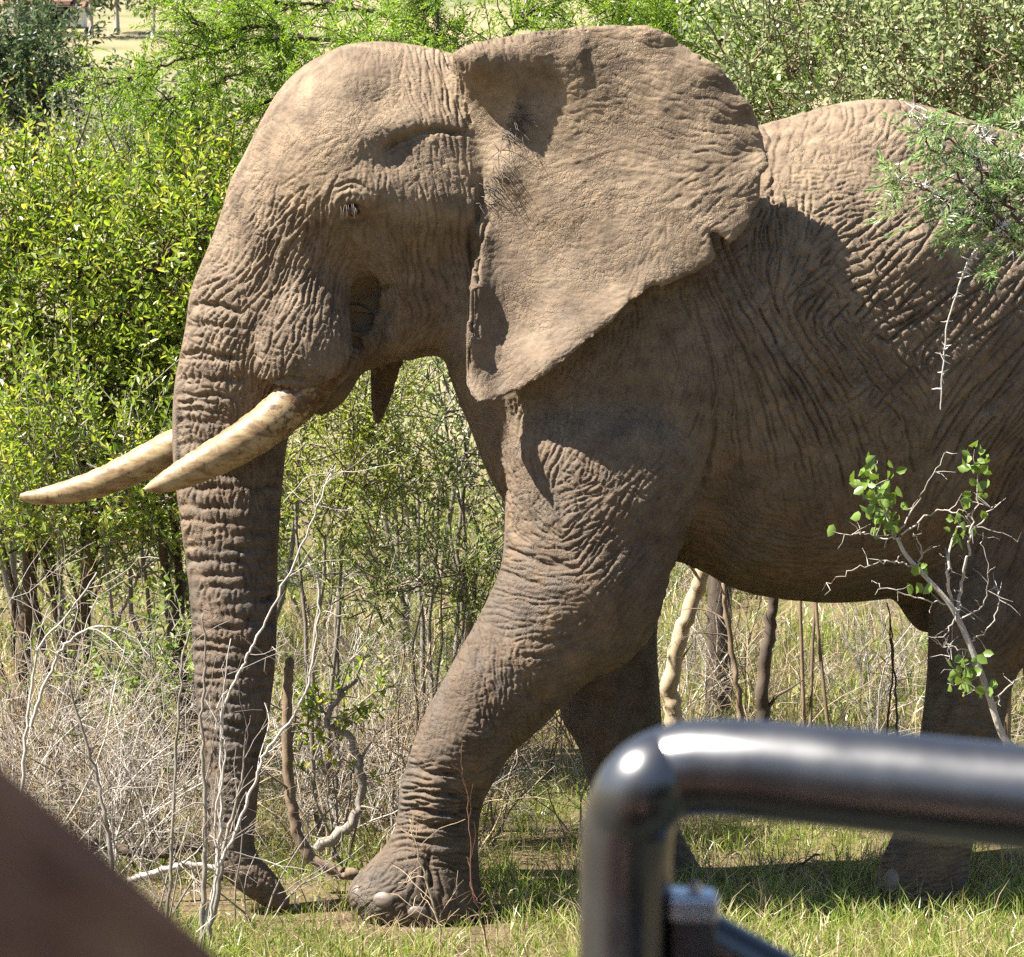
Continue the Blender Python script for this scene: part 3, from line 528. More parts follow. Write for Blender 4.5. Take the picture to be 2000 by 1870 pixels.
# tusks
def mat_ivory():
    m, t, b = nodes('ivory'); L = t.links.new; tc = N(t, 'ShaderNodeTexCoord')
    mp = N(t, 'ShaderNodeMapping'); mp.inputs['Scale'].default_value = (5.0, 10, 15); mp.inputs['Rotation'].default_value = (0, R(-28), 0); L(tc.outputs['Object'], mp.inputs[0])
    n1 = N(t, 'ShaderNodeTexNoise', i_Scale=1.6, i_Detail=8.0, i_Roughness=.68, i_Distortion=.8); L(mp.outputs[0], n1.inputs['Vector'])
    r1 = ramp(t, [(.32, (.10, .055, .024)), (.44, (.20, .128, .060)), (.53, (.285, .205, .105)), (.70, (.35, .275, .158))], n1.outputs[0])
    n2 = N(t, 'ShaderNodeTexNoise', i_Scale=40.0, i_Detail=6.0, i_Roughness=.7); L(tc.outputs['Object'], n2.inputs['Vector'])
    sx = N(t, 'ShaderNodeSeparateXYZ'); L(tc.outputs['Object'], sx.inputs[0])
    mr = N(t, 'ShaderNodeMapRange'); L(sx.outputs[0], mr.inputs[0]); mr.inputs[1].default_value = -.30; mr.inputs[2].default_value = -.02; mr.inputs[3].default_value = .0; mr.inputs[4].default_value = .24
    ad = N(t, 'ShaderNodeMath', operation='ADD'); L(n2.outputs[0], ad.inputs[0]); L(mr.outputs[0], ad.inputs[1])
    r2 = ramp(t, [(.58, (1, 1, 1)), (.68, (.36, .27, .20))], ad.outputs[0])
    mx = N(t, 'ShaderNodeMix', data_type='RGBA', blend_type='MULTIPLY', i_Factor=1.0); L(r1.outputs[0], mx.inputs[6]); L(r2.outputs[0], mx.inputs[7])
    L(mx.outputs[2], b.inputs['Base Color']); b.inputs['Roughness'].default_value = .5; b.inputs['Specular IOR Level'].default_value = .35
    bp = N(t, 'ShaderNodeBump', i_Strength=.5, i_Distance=.004); L(n1.outputs[0], bp.inputs['Height']); L(bp.outputs[0], b.inputs['Normal'])
    return m
IV = mat_ivory()
def tusk(pl, root):
    P = np.array([W(a, b, c) for a, b, c, r in pl]); rr = np.array([r for *_, r in pl]) * 1.93e-3
    S = catmull(np.column_stack([P, rr]), 14); P, rr = S[:, :3], np.maximum(S[:, 3], .003)
    rr = rr * (1 + .02 * np.sin(np.arange(len(rr)) * .7) + .012 * np.sin(np.arange(len(rr)) * 2.1))
    v, q = tube(P, rr, 24); n = len(v); v = np.vstack([v, P[-1] + (P[-1] - P[-2]) * .6]); k = np.arange(24)
    tri = np.stack([n - 24 + k, n - 24 + (k + 1) % 24, np.full(24, n)], 1)
    o = mesh_obj('tusk', v - P[0], [q, tri], IV, root); o.location = P[0] - off
    return o
tusk([(650, 690, -.19, 42), (612, 742, -.20, 45), (575, 785, -.22, 44), (520, 832, -.25, 41), (460, 872, -.28, 38), (400, 905, -.31, 33), (350, 930, -.33, 26), (312, 947, -.35, 17), (292, 954, -.355, 9), (283, 957, -.36, 4)], elephant)
tusk([(640, 700, .30, 40), (560, 760, .32, 41), (470, 815, .34, 40), (400, 850, .36, 39), (330, 880, .38, 37), (255, 917, .40, 33), (190, 945, .42, 29), (130, 962, .43, 24), (85, 970, .44, 18), (55, 971, .445, 12), (40, 970, .45, 6)], elephant)
# eye and lashes
me, t, b = nodes('eye_dark'); b.inputs['Base Color'].default_value = (.035, .02, .012, 1); b.inputs['Roughness'].default_value = .12
def ball(c, r, mat, name, parent, seg=20, rings=12, axes=None):
    th = np.linspace(0, np.pi, rings + 1); ph = np.linspace(0, 2 * np.pi, seg, endpoint=False)
    v = np.stack([np.outer(np.sin(th), np.cos(ph)), np.outer(np.sin(th), np.sin(ph)), np.outer(np.cos(th), np.ones(seg))], -1).reshape(-1, 3) * r
    if axes is not None: v = v @ axes
    i = np.arange(rings)[:, None] * seg; j = np.arange(seg)[None]; k = (j + 1) % seg
    q = np.stack([i + j, i + seg + j, i + seg + k, i + k], -1).reshape(-1, 4)
    o = mesh_obj(name, v, q, mat, parent); o.location = np.asarray(c) - (off if parent is elephant else 0); return o
ball(eye_p - eye_n * .010, .025, me, 'eye', elephant)
mh, t, b = nodes('pale_hair'); b.inputs['Base Color'].default_value = (.13, .10, .075, 1); b.inputs['Roughness'].default_value = .6
A = Acc()
for i in range(0, 22, 2):
    s0, _ = surf(668 + i * 1.8, 408 - 5 * math.sin(i / 21 * math.pi)); l = rng.uniform(.04, .085)
    d = np.array((rng.normal(0, .25) + .05, -1.0, -.2)); p = [s0 + np.array((0, .004, 0))]
    for k in range(5): p.append(p[-1] + d / np.linalg.norm(d) * l / 5); d = d + np.array((rng.normal(0, .08), .28, -.45))
    A.tube(p, np.linspace(.0016, .0006, 6), 3)
ml, t, b = nodes('lash_hair'); b.inputs['Base Color'].default_value = (.13, .10, .075, 1); A.build('eyelash', ml, elephant, off=off, kind='stuff')
A = Acc()
for i in range(240):
    t_ = rng.random(); pu = np.interp(t_, [0, .3, .6, 1], [1008, 985, 962, 945]) + rng.normal(0, 7); pv_ = np.interp(t_, [0, .3, .6, 1], [205, 255, 320, 400]) + rng.normal(0, 7)
    s0, n0 = surf(pu, pv_); l = rng.uniform(.05, .12) * (1 if t_ < .75 else .6)
    d = np.array((.7, -.55, -.25)) + rng.normal(0, .35, 3); p = [s0 - np.array((0, -.004, 0))]
    for k in range(5): p.append(p[-1] + d / np.linalg.norm(d) * l / 5); d = d + rng.normal(0, .12, 3) + np.array((0, .05, -.16))
    A.tube(p, np.linspace(.0018, .0006, 6), 3)
A.build('ear_hair', mh, elephant, off=off, kind='stuff')
# toenails
mn, t, b = nodes('toenail'); b.inputs['Roughness'].default_value = .55
n1 = N(t, 'ShaderNodeTexNoise', i_Scale=30.0, i_Detail=6.0); r1 = ramp(t, [(.3, (.09, .07, .055)), (.65, (.20, .16, .125))], n1.outputs[0]); t.links.new(r1.outputs[0], b.inputs['Base Color'])
def nail(u, v, hw, hh, dep=.02):
    p, n_ = surf(u, v); n_ = n_ / np.linalg.norm(n_); s_ = np.cross(n_, (0, 0, 1)); s_ /= np.linalg.norm(s_); up = np.cross(s_, n_)
    ball(p - n_ * dep * .42, 1.0, mn, 'toenail', elephant, 18, 10, np.array([s_ * hw, up * hh, n_ * dep]))
nail(688, 1738, .026, .028, .014); nail(742, 1756, .040, .030, .016); nail(815, 1780, .036, .024, .014); nail(1733, 1722, .045, .05)
print('elephant', time.time() - T0)
# ------------------------------------------------------------------ ground and far hillside
def ground_z(x, y):
    x = np.asarray(x, float); y = np.asarray(y, float)
    h = .03 * np.sin(x * 1.7 + .6) * np.sin(y * 1.3 + 1.0) + .02 * np.sin(x * 3.1 + y * 2.3)
    h = h * np.clip((np.abs(y + .2) - .8) / 1.5, 0, 1) + np.clip((y - 3) / 12, 0, 1) * .10 * np.sin(x * .6 + y * .45)
    r = np.clip(y - 45, 0, None); return h + .135 * r * r / (r + 40)
gx = np.concatenate([np.linspace(-500, -30, 24), np.linspace(-28, -6, 23), np.linspace(-5.6, 5.6, 57), np.linspace(6, 28, 23), np.linspace(30, 500, 24)])
gy = np.concatenate([np.linspace(-60, -14, 12), np.linspace(-12, -2, 20), np.linspace(-1.7, 14, 72), np.linspace(15, 60, 46), np.linspace(65, 900, 36)])
GX, GY = np.meshgrid(gx, gy, indexing='ij'); GZ = ground_z(GX, GY)
i = np.arange(len(gx) - 1)[:, None] * len(gy); j = np.arange(len(gy) - 1)[None]
gq = np.stack([i + j, i + len(gy) + j, i + len(gy) + j + 1, i + j + 1], -1).reshape(-1, 4)
def mat_ground():
    m, t, b = nodes('ground_litter'); L = t.links.new; tc = N(t, 'ShaderNodeTexCoord'); ob = tc.outputs['Object']
    n1 = N(t, 'ShaderNodeTexNoise', i_Scale=2.5, i_Detail=8.0, i_Roughness=.65); L(ob, n1.inputs['Vector'])
    n2 = N(t, 'ShaderNodeTexNoise', i_Scale=45.0, i_Detail=6.0, i_Roughness=.7); L(ob, n2.inputs['Vector'])
    near = ramp(t, [(.32, (.085, .062, .040)), (.48, (.17, .125, .075)), (.62, (.13, .12, .045)), (.8, (.25, .20, .115))], n1.outputs[0])
    fine_ = ramp(t, [(.3, (.55, .55, .55)), (.55, (1, 1, 1)), (.75, (1.6, 1.5, 1.3))], n2.outputs[0])
    mx = N(t, 'ShaderNodeMix', data_type='RGBA', blend_type='MULTIPLY', i_Factor=1.0); L(near.outputs[0], mx.inputs[6]); L(fine_.outputs[0], mx.inputs[7])
    n3 = N(t, 'ShaderNodeTexNoise', i_Scale=.045, i_Detail=9.0, i_Roughness=.62); L(ob, n3.inputs['Vector'])
    farc = ramp(t, [(.36, (.12, .13, .06)), (.48, (.21, .18, .10)), (.62, (.27, .215, .13)), (.75, (.15, .16, .075))], n3.outputs[0])
    sx = N(t, 'ShaderNodeSeparateXYZ'); L(ob, sx.inputs[0])
    mr = N(t, 'ShaderNodeMapRange'); L(sx.outputs[1], mr.inputs[0]); mr.inputs[1].default_value = 18; mr.inputs[2].default_value = 50
    mf = N(t, 'ShaderNodeMix', data_type='RGBA'); L(mr.outputs[0], mf.inputs[0]); L(mx.outputs[2], mf.inputs[6]); L(farc.outputs[0], mf.inputs[7])
    L(mf.outputs[2], b.inputs['Base Color']); b.inputs['Roughness'].default_value = .95; b.inputs['Specular IOR Level'].default_value = .1
    bp = N(t, 'ShaderNodeBump', i_Strength=.8, i_Distance=.02); L(n2.outputs[0], bp.inputs['Height']); L(bp.outputs[0], b.inputs['Normal'])
    return m
tag(mesh_obj('ground', np.stack([GX, GY, GZ], -1).reshape(-1, 3), gq, mat_ground()), 'grassy earth rising to a straw coloured hillside', kind='structure')

# ------------------------------------------------------------------ plant materials and builders
def mat_leaf(name, stops, trans=.35, gloss=.38, spec=.5):
    m, t, b = nodes(name); L = t.links.new
    g_ = N(t, 'ShaderNodeNewGeometry'); r = ramp(t, stops, g_.outputs['Random Per Island'])
    L(r.outputs[0], b.inputs['Base Color']); b.inputs['Roughness'].default_value = gloss; b.inputs['Specular IOR Level'].default_value = spec
    if trans:
        hs = N(t, 'ShaderNodeHueSaturation', i_Saturation=1.15, i_Value=1.25); L(r.outputs[0], hs.inputs['Color'])
        tr = N(t, 'ShaderNodeBsdfTranslucent'); L(hs.outputs[0], tr.inputs[0])
        mx = N(t, 'ShaderNodeMixShader'); mx.inputs[0].default_value = trans; L(b.outputs[0], mx.inputs[1]); L(tr.outputs[0], mx.inputs[2])
        L(mx.outputs[0], t.nodes['Material Output'].inputs[0])
    return m
def mat_bark(name, c0, c1, scale=18.0):
    m, t, b = nodes(name); L = t.links.new; tc = N(t, 'ShaderNodeTexCoord')
    mp = N(t, 'ShaderNodeMapping'); mp.inputs['Scale'].default_value = (1, 1, .35); L(tc.outputs['Object'], mp.inputs[0])
    n1 = N(t, 'ShaderNodeTexNoise', i_Scale=scale, i_Detail=7.0, i_Roughness=.7); L(mp.outputs[0], n1.inputs['Vector'])
    g_ = N(t, 'ShaderNodeNewGeometry'); ad = N(t, 'ShaderNodeMath', operation='MULTIPLY_ADD'); L(g_.outputs['Random Per Island'], ad.inputs[0]); ad.inputs[1].default_value = .3; L(n1.outputs[0], ad.inputs[2])
    r = ramp(t, [(.35, c0), (.85, c1)], ad.outputs[0]); L(r.outputs[0], b.inputs['Base Color']); b.inputs['Roughness'].default_value = .85; b.inputs['Specular IOR Level'].default_value = .2
    bp = N(t, 'ShaderNodeBump', i_Strength=.6, i_Distance=.008); L(n1.outputs[0], bp.inputs['Height']); L(bp.outputs[0], b.inputs['Normal'])
    return m
ML = dict(
    fresh=mat_leaf('leaf_fresh', [(.0, (.12, .185, .034)), (.45, (.21, .285, .052)), (.8, (.33, .38, .075)), (1, (.46, .42, .11))], .5),
    mid=mat_leaf('leaf_mid', [(.0, (.105, .165, .042)), (.6, (.195, .265, .068)), (1, (.32, .35, .11))], .5),
    dark=mat_leaf('leaf_dark', [(.0, (.040, .068, .028)), (.6, (.076, .115, .044)), (1, (.14, .17, .07))]),
    grey=mat_leaf('leaf_grey_green', [(.0, (.16, .21, .095)), (.6, (.28, .33, .15)), (1, (.44, .46, .25))], .45),
    yellow=mat_leaf('leaf_yellow_green', [(.0, (.19, .25, .050)), (.6, (.32, .37, .085)), (1, (.46, .44, .14))], .48),
    acacia=mat_leaf('leaf_acacia', [(.0, (.13, .215, .034)), (.6, (.22, .325, .055)), (1, (.33, .41, .09))], .5),
    spray=mat_leaf('leaf_spray', [(.0, (.13, .225, .085)), (.6, (.23, .34, .13)), (1, (.38, .46, .18))], .45),
    twigleaf=mat_leaf('leaf_sapling', [(.0, (.11, .19, .035)), (1, (.20, .28, .06))], .3),
    grass=mat_leaf('grass_green', [(.0, (.13, .20, .034)), (.5, (.22, .285, .055)), (.8, (.33, .34, .10)), (1, (.46, .40, .19))], .4),
    straw=mat_leaf('grass_straw', [(.0, (.28, .21, .115)), (.5, (.42, .33, .19)), (1, (.55, .45, .29))], .3))
MB_ = dict(trunk=mat_bark('bark_trunk', (.03, .021, .015), (.15, .105, .07), 26.0), grey=mat_bark('bark_grey', (.10, .085, .070), (.30, .26, .215)), pale=mat_bark('bark_pale', (.22, .19, .155), (.50, .455, .40)), dark=mat_bark('bark_dark', (.035, .026, .02), (.12, .092, .07)), brown=mat_bark('bark_brown', (.09, .06, .04), (.26, .19, .125)), straw=mat_bark('bark_straw', (.22, .165, .10), (.46, .36, .24)), red=mat_bark('bark_red_brown', (.06, .03, .02), (.17, .09, .06)))
def unit(a): return a / (np.linalg.norm(a, axis=-1, keepdims=True) + 1e-12)
def leaves(acc, pos, d, length, ratio, rg, fold=.25, droop=.15, simple=False):
    """leaf blades: base at pos, along d; folded along the midrib"""
    n = len(pos); d = unit(d); r = rg.standard_normal((n, 3)) + np.array((0, 0, 1.2)); s = unit(np.cross(d, r)); u = np.cross(s, d)
    L = np.broadcast_to(np.asarray(length, float), (n,))[:, None]; w_ = L * np.broadcast_to(np.asarray(ratio, float), (n,))[:, None] * .5
    b = pos; tip = pos + d * L - u * L * droop
    if simple:
        m = pos + d * L * .5; v = np.stack([b, m + s * w_ + u * w_ * fold, tip, m - s * w_ + u * w_ * fold], 1)
        acc.add(v.reshape(-1, 3), np.arange(n * 4).reshape(n, 4)); return
    f = np.stack([b, pos + d * L * .32 + s * w_ * .9 + u * w_ * fold, pos + d * L * .70 + s * w_ * .85 + u * w_ * fold - u * L * droop * .4, tip, pos + d * L * .70 - s * w_ * .85 + u * w_ * fold - u * L * droop * .4, pos + d * L * .32 - s * w_ * .9 + u * w_ * fold], 1)
    k = np.arange(n)[:, None] * 6
    acc.add(f.reshape(-1, 3), np.concatenate([k + np.array([[0, 1, 2, 3]]), k + np.array([[0, 3, 4, 5]])]))
def bez(p0, p1, p2, n): t = np.linspace(0, 1, n)[:, None]; return (1 - t) ** 2 * p0 + 2 * t * (1 - t) * p1 + t * t * p2
def shrub(name, label, c_px, Y, rad, base_px, leaf, bark, n_clump, shoots, per, llen, ratio, seed, group=None, shoot_len=.3, up=.55, trunk_r=.03, cat='shrub', simple=False, spread=.16, singles=0, label_leaf=None, stems=None, lowcut=None):
    """leafy shrub: stems, branches to clumps of shoots, blades along every shoot"""
    rg = np.random.default_rng(seed); c = W(*c_px, Y); rad = np.array(rad)
    bx = W(base_px, 1300, Y)[0]; base = np.array((bx, Y, float(ground_z(bx, Y)) - .03))
    root = empty(name, base); tag(root, label, cat, group)
    wood = Acc(); fol = Acc(); mains = []
    for k in range(stems or rg.integers(3, 6)):
        a = rg.uniform(0, 2 * np.pi); top = c + rad * np.array((math.cos(a) * .45, math.sin(a) * .45, rg.uniform(-.2, .5)))
        mid = (base + top) / 2 + rg.normal(0, .12, 3) * np.array((1, 1, .4)); b0 = base + np.array((rg.normal(0, .05), rg.normal(0, .05), 0))
        P = bez(b0, mid, top, 10) + np.concatenate([np.zeros((1, 3)), rg.normal(0, .012, (9, 3))]); mains.append(P); wood.tube(P, np.linspace(trunk_r, trunk_r * .35, 10), 6)
    nodes_ = np.concatenate([P[3:] for P in mains])
    pos_all, dir_all, len_all = [], [], []
    for k in range(n_clump):
        d = unit(rg.standard_normal(3)); d[1] -= .25
        if d[2] < -.55 and rg.random() < .6: d[2] = -d[2]
        d = unit(d); cc = c + rad * d * rg.uniform(.5, 1.0) ** .6
        if lowcut is not None and cc[2] < lowcut: continue
        q = nodes_[np.argmin(np.linalg.norm(nodes_ - cc, axis=1) + rg.uniform(0, .1, len(nodes_)))]
        P = bez(q, (q + cc) / 2 + rg.normal(0, .06, 3), cc, 6); wood.tube(P, np.linspace(trunk_r * .34, trunk_r * .12, 6), 4)
        for s in range(shoots):
            b0 = cc + rg.normal(0, spread, 3); dd = unit(d * .5 + np.array((0, -.1, up)) + rg.normal(0, .42, 3)); l = shoot_len * rg.uniform(.55, 1.25)
            P = bez(b0, b0 + dd * l * .5, b0 + dd * l + np.array((0, 0, .1 * l)) + rg.normal(0, .03, 3), 6)
            if s % 2 == 0: wood.tube(np.vstack([P[:1] * .5 + cc * .5, P]), np.linspace(.0045, .0016, 7), 3)
            t = (np.arange(per) + rg.uniform(0, .8)) / per; idx = t * 5; i0 = np.clip(idx.astype(int), 0, 4); fr = (idx - i0)[:, None]
            pp = P[i0] * (1 - fr) + P[i0 + 1] * fr; ax = unit(P[i0 + 1] - P[i0])
            ph = np.arange(per) * 2.4 + rg.uniform(0, 6); e1 = unit(np.cross(ax, (0.3, .2, 1.0))); e2 = np.cross(ax, e1)
            out = e1 * np.cos(ph)[:, None] + e2 * np.sin(ph)[:, None]
            pos_all.append(pp); dir_all.append(out * .85 + ax * (.45 + .8 * t[:, None] ** 2)); len_all.append(llen * rg.uniform(.65, 1.2, per) * (1 - .45 * t ** 3))
    pos = np.concatenate(pos_all); d = np.concatenate(dir_all); ln = np.concatenate(len_all)
    pick = np.zeros(len(pos), bool)
    if singles:
        u_, v_ = side_px(pos[:, 0], pos[:, 2], pos[:, 1]); vis = (u_ > 0) & (u_ < 2000) & (v_ > 0)
        order = np.argsort(np.where(vis, pos[:, 1], 99)); pick[order[:singles]] = True
    leaves(fol, pos[~pick], d[~pick], ln[~pick], ratio, rg, simple=simple)
    wood.build('trunk', MB_[bark], root, off=base)
    fol.build('crown', ML[leaf], root, smooth=False, kind='stuff', off=base)
    if singles:
        A = Acc(); leaves(A, np.zeros((1, 3)), np.array([[1., 0, 0]]), 1.0, ratio, np.random.default_rng(1)); lm = A.build('leaf', ML[leaf], root, smooth=False); first = True
        for p, dd, l in zip(pos[pick], unit(d[pick]), ln[pick]):
            o = lm if first else lm.copy()
            if not first: COL.objects.link(o)
            first = False; o.location = p - base; o.rotation_euler = (rg.uniform(-.9, .9), -math.asin(max(-1, min(1, dd[2]))), math.atan2(dd[1], dd[0])); o.scale = (l, l, l)
    return root
def dry_shrub(label, base_px, Y, height, n, seed, bark='grey', spread=.5, r0=.007, name='dry_shrub', group='bare dry shrubs in the scrub', lean=0.0, depth=3, cat='dry shrub', arch=0.0):
    rg = np.random.default_rng(seed); bx = W(base_px, 1500, Y)[0]; base = np.array((bx, Y, float(ground_z(bx, Y)) - .03)); A = Acc()
    def grow(p, d, l, r, lev):
        k = 7 if lev == 0 else 5; P = [p]; dd = d
        for i in range(k):
            dd = unit(dd + rg.normal(0, .17, 3) + np.array((0, 0, .03 - arch * i / k))); P.append(P[-1] + dd * l / k)
        P = np.array(P); A.tube(P, np.linspace(r, r * .45, k + 1), 5 if lev == 0 else 3)
        if lev >= depth: return
        for i in range(rg.integers(3, 6) if lev == 0 else rg.integers(2, 4)):
            t = rg.uniform(.25, .98); q = P[min(k, int(t * k))]
            nd = unit(dd * .7 + rg.normal(0, .62, 3) + np.array((0, 0, .15))); grow(q, nd, l * rg.uniform(.35, .65), max(r * (1 - .5 * t) * .62, .0012), lev + 1)
    for i in range(n):
        a = rg.uniform(0, 2 * np.pi); d = unit(np.array((math.cos(a) * spread + lean, math.sin(a) * spread * .7, 1.0)))
        grow(base + np.array((rg.normal(0, .04), rg.normal(0, .04), 0)), d, height * rg.uniform(.6, 1.1), r0 * rg.uniform(.7, 1.2), 0)
    root = empty(name, base); tag(root, label, cat, group); A.build('branches', MB_[bark], root, off=base)
    return root
def twig(name, label, pts, r0, r1, bark, side=0, seed=0, cat='twig', group=None, sides=6, rough=.004, slen=.25, sr=.35):
    """a single stem along given points, with a few side twigs"""
    rg = np.random.default_rng(seed); P = np.array([W(*p) for p in pts])
    C = catmull(P, 7); C = C + np.concatenate([np.zeros((1, 3)), rg.normal(0, rough, (len(C) - 1, 3))]); A = Acc(); A.tube(np.vstack([C, C[-1] * 1.002 - C[-2] * .002]), np.append(np.linspace(r0, r1, len(C)) * (1 + rg.normal(0, .05, len(C))), .0008), sides)
    for i in range(side):
        k = rg.integers(len(C) // 6, len(C) - 1); t = unit(C[min(k + 1, len(C) - 1)] - C[k - 1]); d = unit(t * .8 + rg.normal(0, .6, 3)); l = slen * rg.uniform(.4, 1.2); Q = [C[k]]
        for j in range(6): d = unit(d + rg.normal(0, .2, 3)); Q.append(Q[-1] + d * l / 6)
        A.tube(Q, np.linspace(max(.0012, np.interp(k, [0, len(C)], [r0, r1]) * sr), .001, 7), 4)
        if rg.random() < .6:
            m_ = Q[3]; d = unit(d + rg.normal(0, .6, 3)); A.tube([m_, m_ + d * l * .2, m_ + d * l * .35 + rg.normal(0, .02, 3)], [.0018, .0014, .0009], 3)
    base = C[0].copy(); root = empty(name, base); tag(root, label, cat, group); A.build('stem', MB_[bark], root, off=base)
    return root
# ------------------------------------------------------------------ shrubs behind the elephant
shrub('leafy_shrub', 'bright green leafy shrub beside the elephant trunk and forehead', (390, 620), 3.0, (.49, .5, .66), 380, 'fresh', 'trunk', 66, 10, 13, .056, .38, 21, singles=140, shoot_len=.26, spread=.13)
shrub('leafy_shrub', 'bright green leafy shrub with a forked dark trunk under the far tusk', (110, 630), 3.3, (.70, .55, .70), 150, 'fresh', 'trunk', 86, 10, 13, .056, .38, 22, singles=140, trunk_r=.028, shoot_len=.28, spread=.14, stems=4)
shrub('leafy_shrub', 'mid green shrub low down below the bright leafy shrubs', (20, 900), 3.0, (.60, .4, .40), 40, 'fresh', 'trunk', 46, 10, 14, .042, .4, 23, trunk_r=.018)
shrub('leafy_shrub', 'mid green shrub behind the upper trunk of the elephant', (300, 960), 3.2, (.6, .4, .42), 330, 'mid', 'grey', 52, 10, 14, .042, .42, 24, trunk_r=.018)
shrub('leafy_shrub', 'low bright leafy shrub just behind the tusk tips', (150, 940), 2.3, (.42, .3, .34), 150, 'fresh', 'grey', 34, 9, 12, .050, .4, 35, trunk_r=.012, spread=.12)
shrub('narrow_leaf_shrub', 'yellow green narrow leaved shrub between trunk and front leg', (640, 870), 1.15, (.30, .28, .34), 640, 'yellow', 'grey', 30, 12, 16, .040, .22, 25, shoot_len=.24, trunk_r=.014, spread=.11, up=.75)
shrub('round_leaf_shrub', 'grey green small leaved shrub below the elephant jaw', (850, 870), 1.5, (.36, .32, .44), 850, 'grey', 'grey', 22, 9, 12, .036, .55, 26, shoot_len=.24, trunk_r=.016, spread=.13)
shrub('low_shrub', 'low dense green bush beside the raised front knee', (860, 1130), 1.1, (.34, .3, .20), 860, 'mid', 'grey', 26, 9, 16, .030, .24, 27, shoot_len=.2, trunk_r=.01, spread=.1)
shrub('low_shrub', 'small green bush among dry stems by the lower trunk', (300, 1330), 1.2, (.22, .2, .24), 300, 'mid', 'grey', 16, 7, 10, .040, .45, 28, shoot_len=.2, trunk_r=.008, spread=.1)
shrub('low_shrub', 'small bright leaved seedling bush in front of the curved brown stem', (660, 1400), .7, (.16, .15, .16), 660, 'fresh', 'grey', 10, 5, 8, .038, .6, 29, shoot_len=.16, trunk_r=.006, spread=.07)
shrub('round_leaf_shrub', 'pale round leaved shrub rising behind the elephant back', (1640, 190), 2.9, (.72, .5, .48), 1600, 'grey', 'brown', 70, 11, 11, .036, .72, 30, singles=140, shoot_len=.28, trunk_r=.010, spread=.15, lowcut=1.6)
shrub('round_leaf_shrub', 'pale dusty round leaved shrub behind the white thorned branches', (1960, 210), 2.4, (.5, .5, .62), 1950, 'grey', 'brown', 56, 11, 11, .036, .75, 31, shoot_len=.28, trunk_r=.022, spread=.14, lowcut=1.4)
shrub('dark_tree', 'dark rounded evergreen tree beyond the leafy shrubs', (-10, 200), 14, (.70, .8, .46), 20, 'dark', 'dark', 70, 10, 12, .075, .5, 32, cat='tree', shoot_len=.3, trunk_r=.07, spread=.2, simple=True)
shrub('grey_bush', 'grey leafless looking bush beside the dark rounded tree', (205, 330), 13, (.42, .5, .34), 200, 'grey', 'grey', 46, 8, 9, .05, .4, 33, cat='bush', shoot_len=.3, trunk_r=.03, simple=True)
shrub('green_bush', 'small rounded bush standing out on the distant slope', (330, 290), 26, (.75, .7, .38), 320, 'dark', 'dark', 56, 9, 12, .10, .5, 34, cat='bush', shoot_len=.4, simple=True, trunk_r=.05, spread=.3)
bg = [(520, 640, 7.0, (1.1, .8, 1.0), 'yellow', 'broad bush filling the gap behind the elephant jaw'), (800, 640, 8.0, (1.2, .8, .9), 'grey', 'grey green bush beyond the elephant throat'), (60, 720, 6.5, (1.2, .8, .9), 'mid', 'thick bush behind the forked dark trunk'),
      (1250, 420, 6.0, (1.2, .7, 1.0), 'mid', 'tall bush hidden mostly by the elephant ear'), (1850, 330, 6.0, (1.4, .7, 1.1), 'mid', 'tall thick bush beyond the elephant back'), (1480, 1010, 13, (1.8, .8, .7), 'grey', 'low bush beyond the grass under the belly'), (1050, 1010, 12, (1.8, .8, .8), 'mid', 'low bush behind the elephant chest'), (620, 1060, 9, (1.3, .8, .6), 'yellow', 'low bush beyond the dry twigs'), (1850, 1020, 14, (1.8, .8, .8), 'mid', 'low bush beyond the hind legs'), (200, 1080, 8, (1.3, .8, .6), 'mid', 'low bush beyond the leaning dark trunks')]
for q, (px, py, Y, rad, lf, lab) in enumerate(bg):
    shrub('background_bush', lab, (px, py), Y, rad, px, lf, 'grey', 64, 8, 11, .050, .45, 50 + q, cat='bush', shoot_len=.36, simple=True, trunk_r=.02, spread=.2)

# ------------------------------------------------------------------ thorn tree above and behind the head
def bipinnate(fol, P, D, rg, leaf_len, npin, pin_len, pin_w, stem_acc=None):
    """feathery leaves at P along D: pairs of narrow pinnae on a rachis"""
    n = len(P); D = unit(D); r = rg.standard_normal((n, 3)) + np.array((0, 0, .8)); S = unit(np.cross(D, r)); U = np.cross(S, D)
    pos, dr, ln = [], [], []
    L = leaf_len * rg.uniform(.6, 1.2, n)[:, None]
    for k in range(npin):
        t = (k + .8) / npin
        for sg in (-1, 1):
            pos.append(P + D * L * t - U * L * .12 * t * t); dr.append(S * sg * (1 - .35 * t) + D * (.55 + .4 * t) + rg.normal(0, .12, (n, 3))); ln.append(pin_len * (L[:, 0] / leaf_len) * (1.0 - .45 * abs(t - .45)))
    pos.append(P + D * L * .95); dr.append(D); ln.append(np.full(n, pin_len * .7))
    leaves(fol, np.concatenate(pos), np.concatenate(dr), np.concatenate(ln), pin_w / pin_len, rg, fold=.15, droop=.12, simple=True)
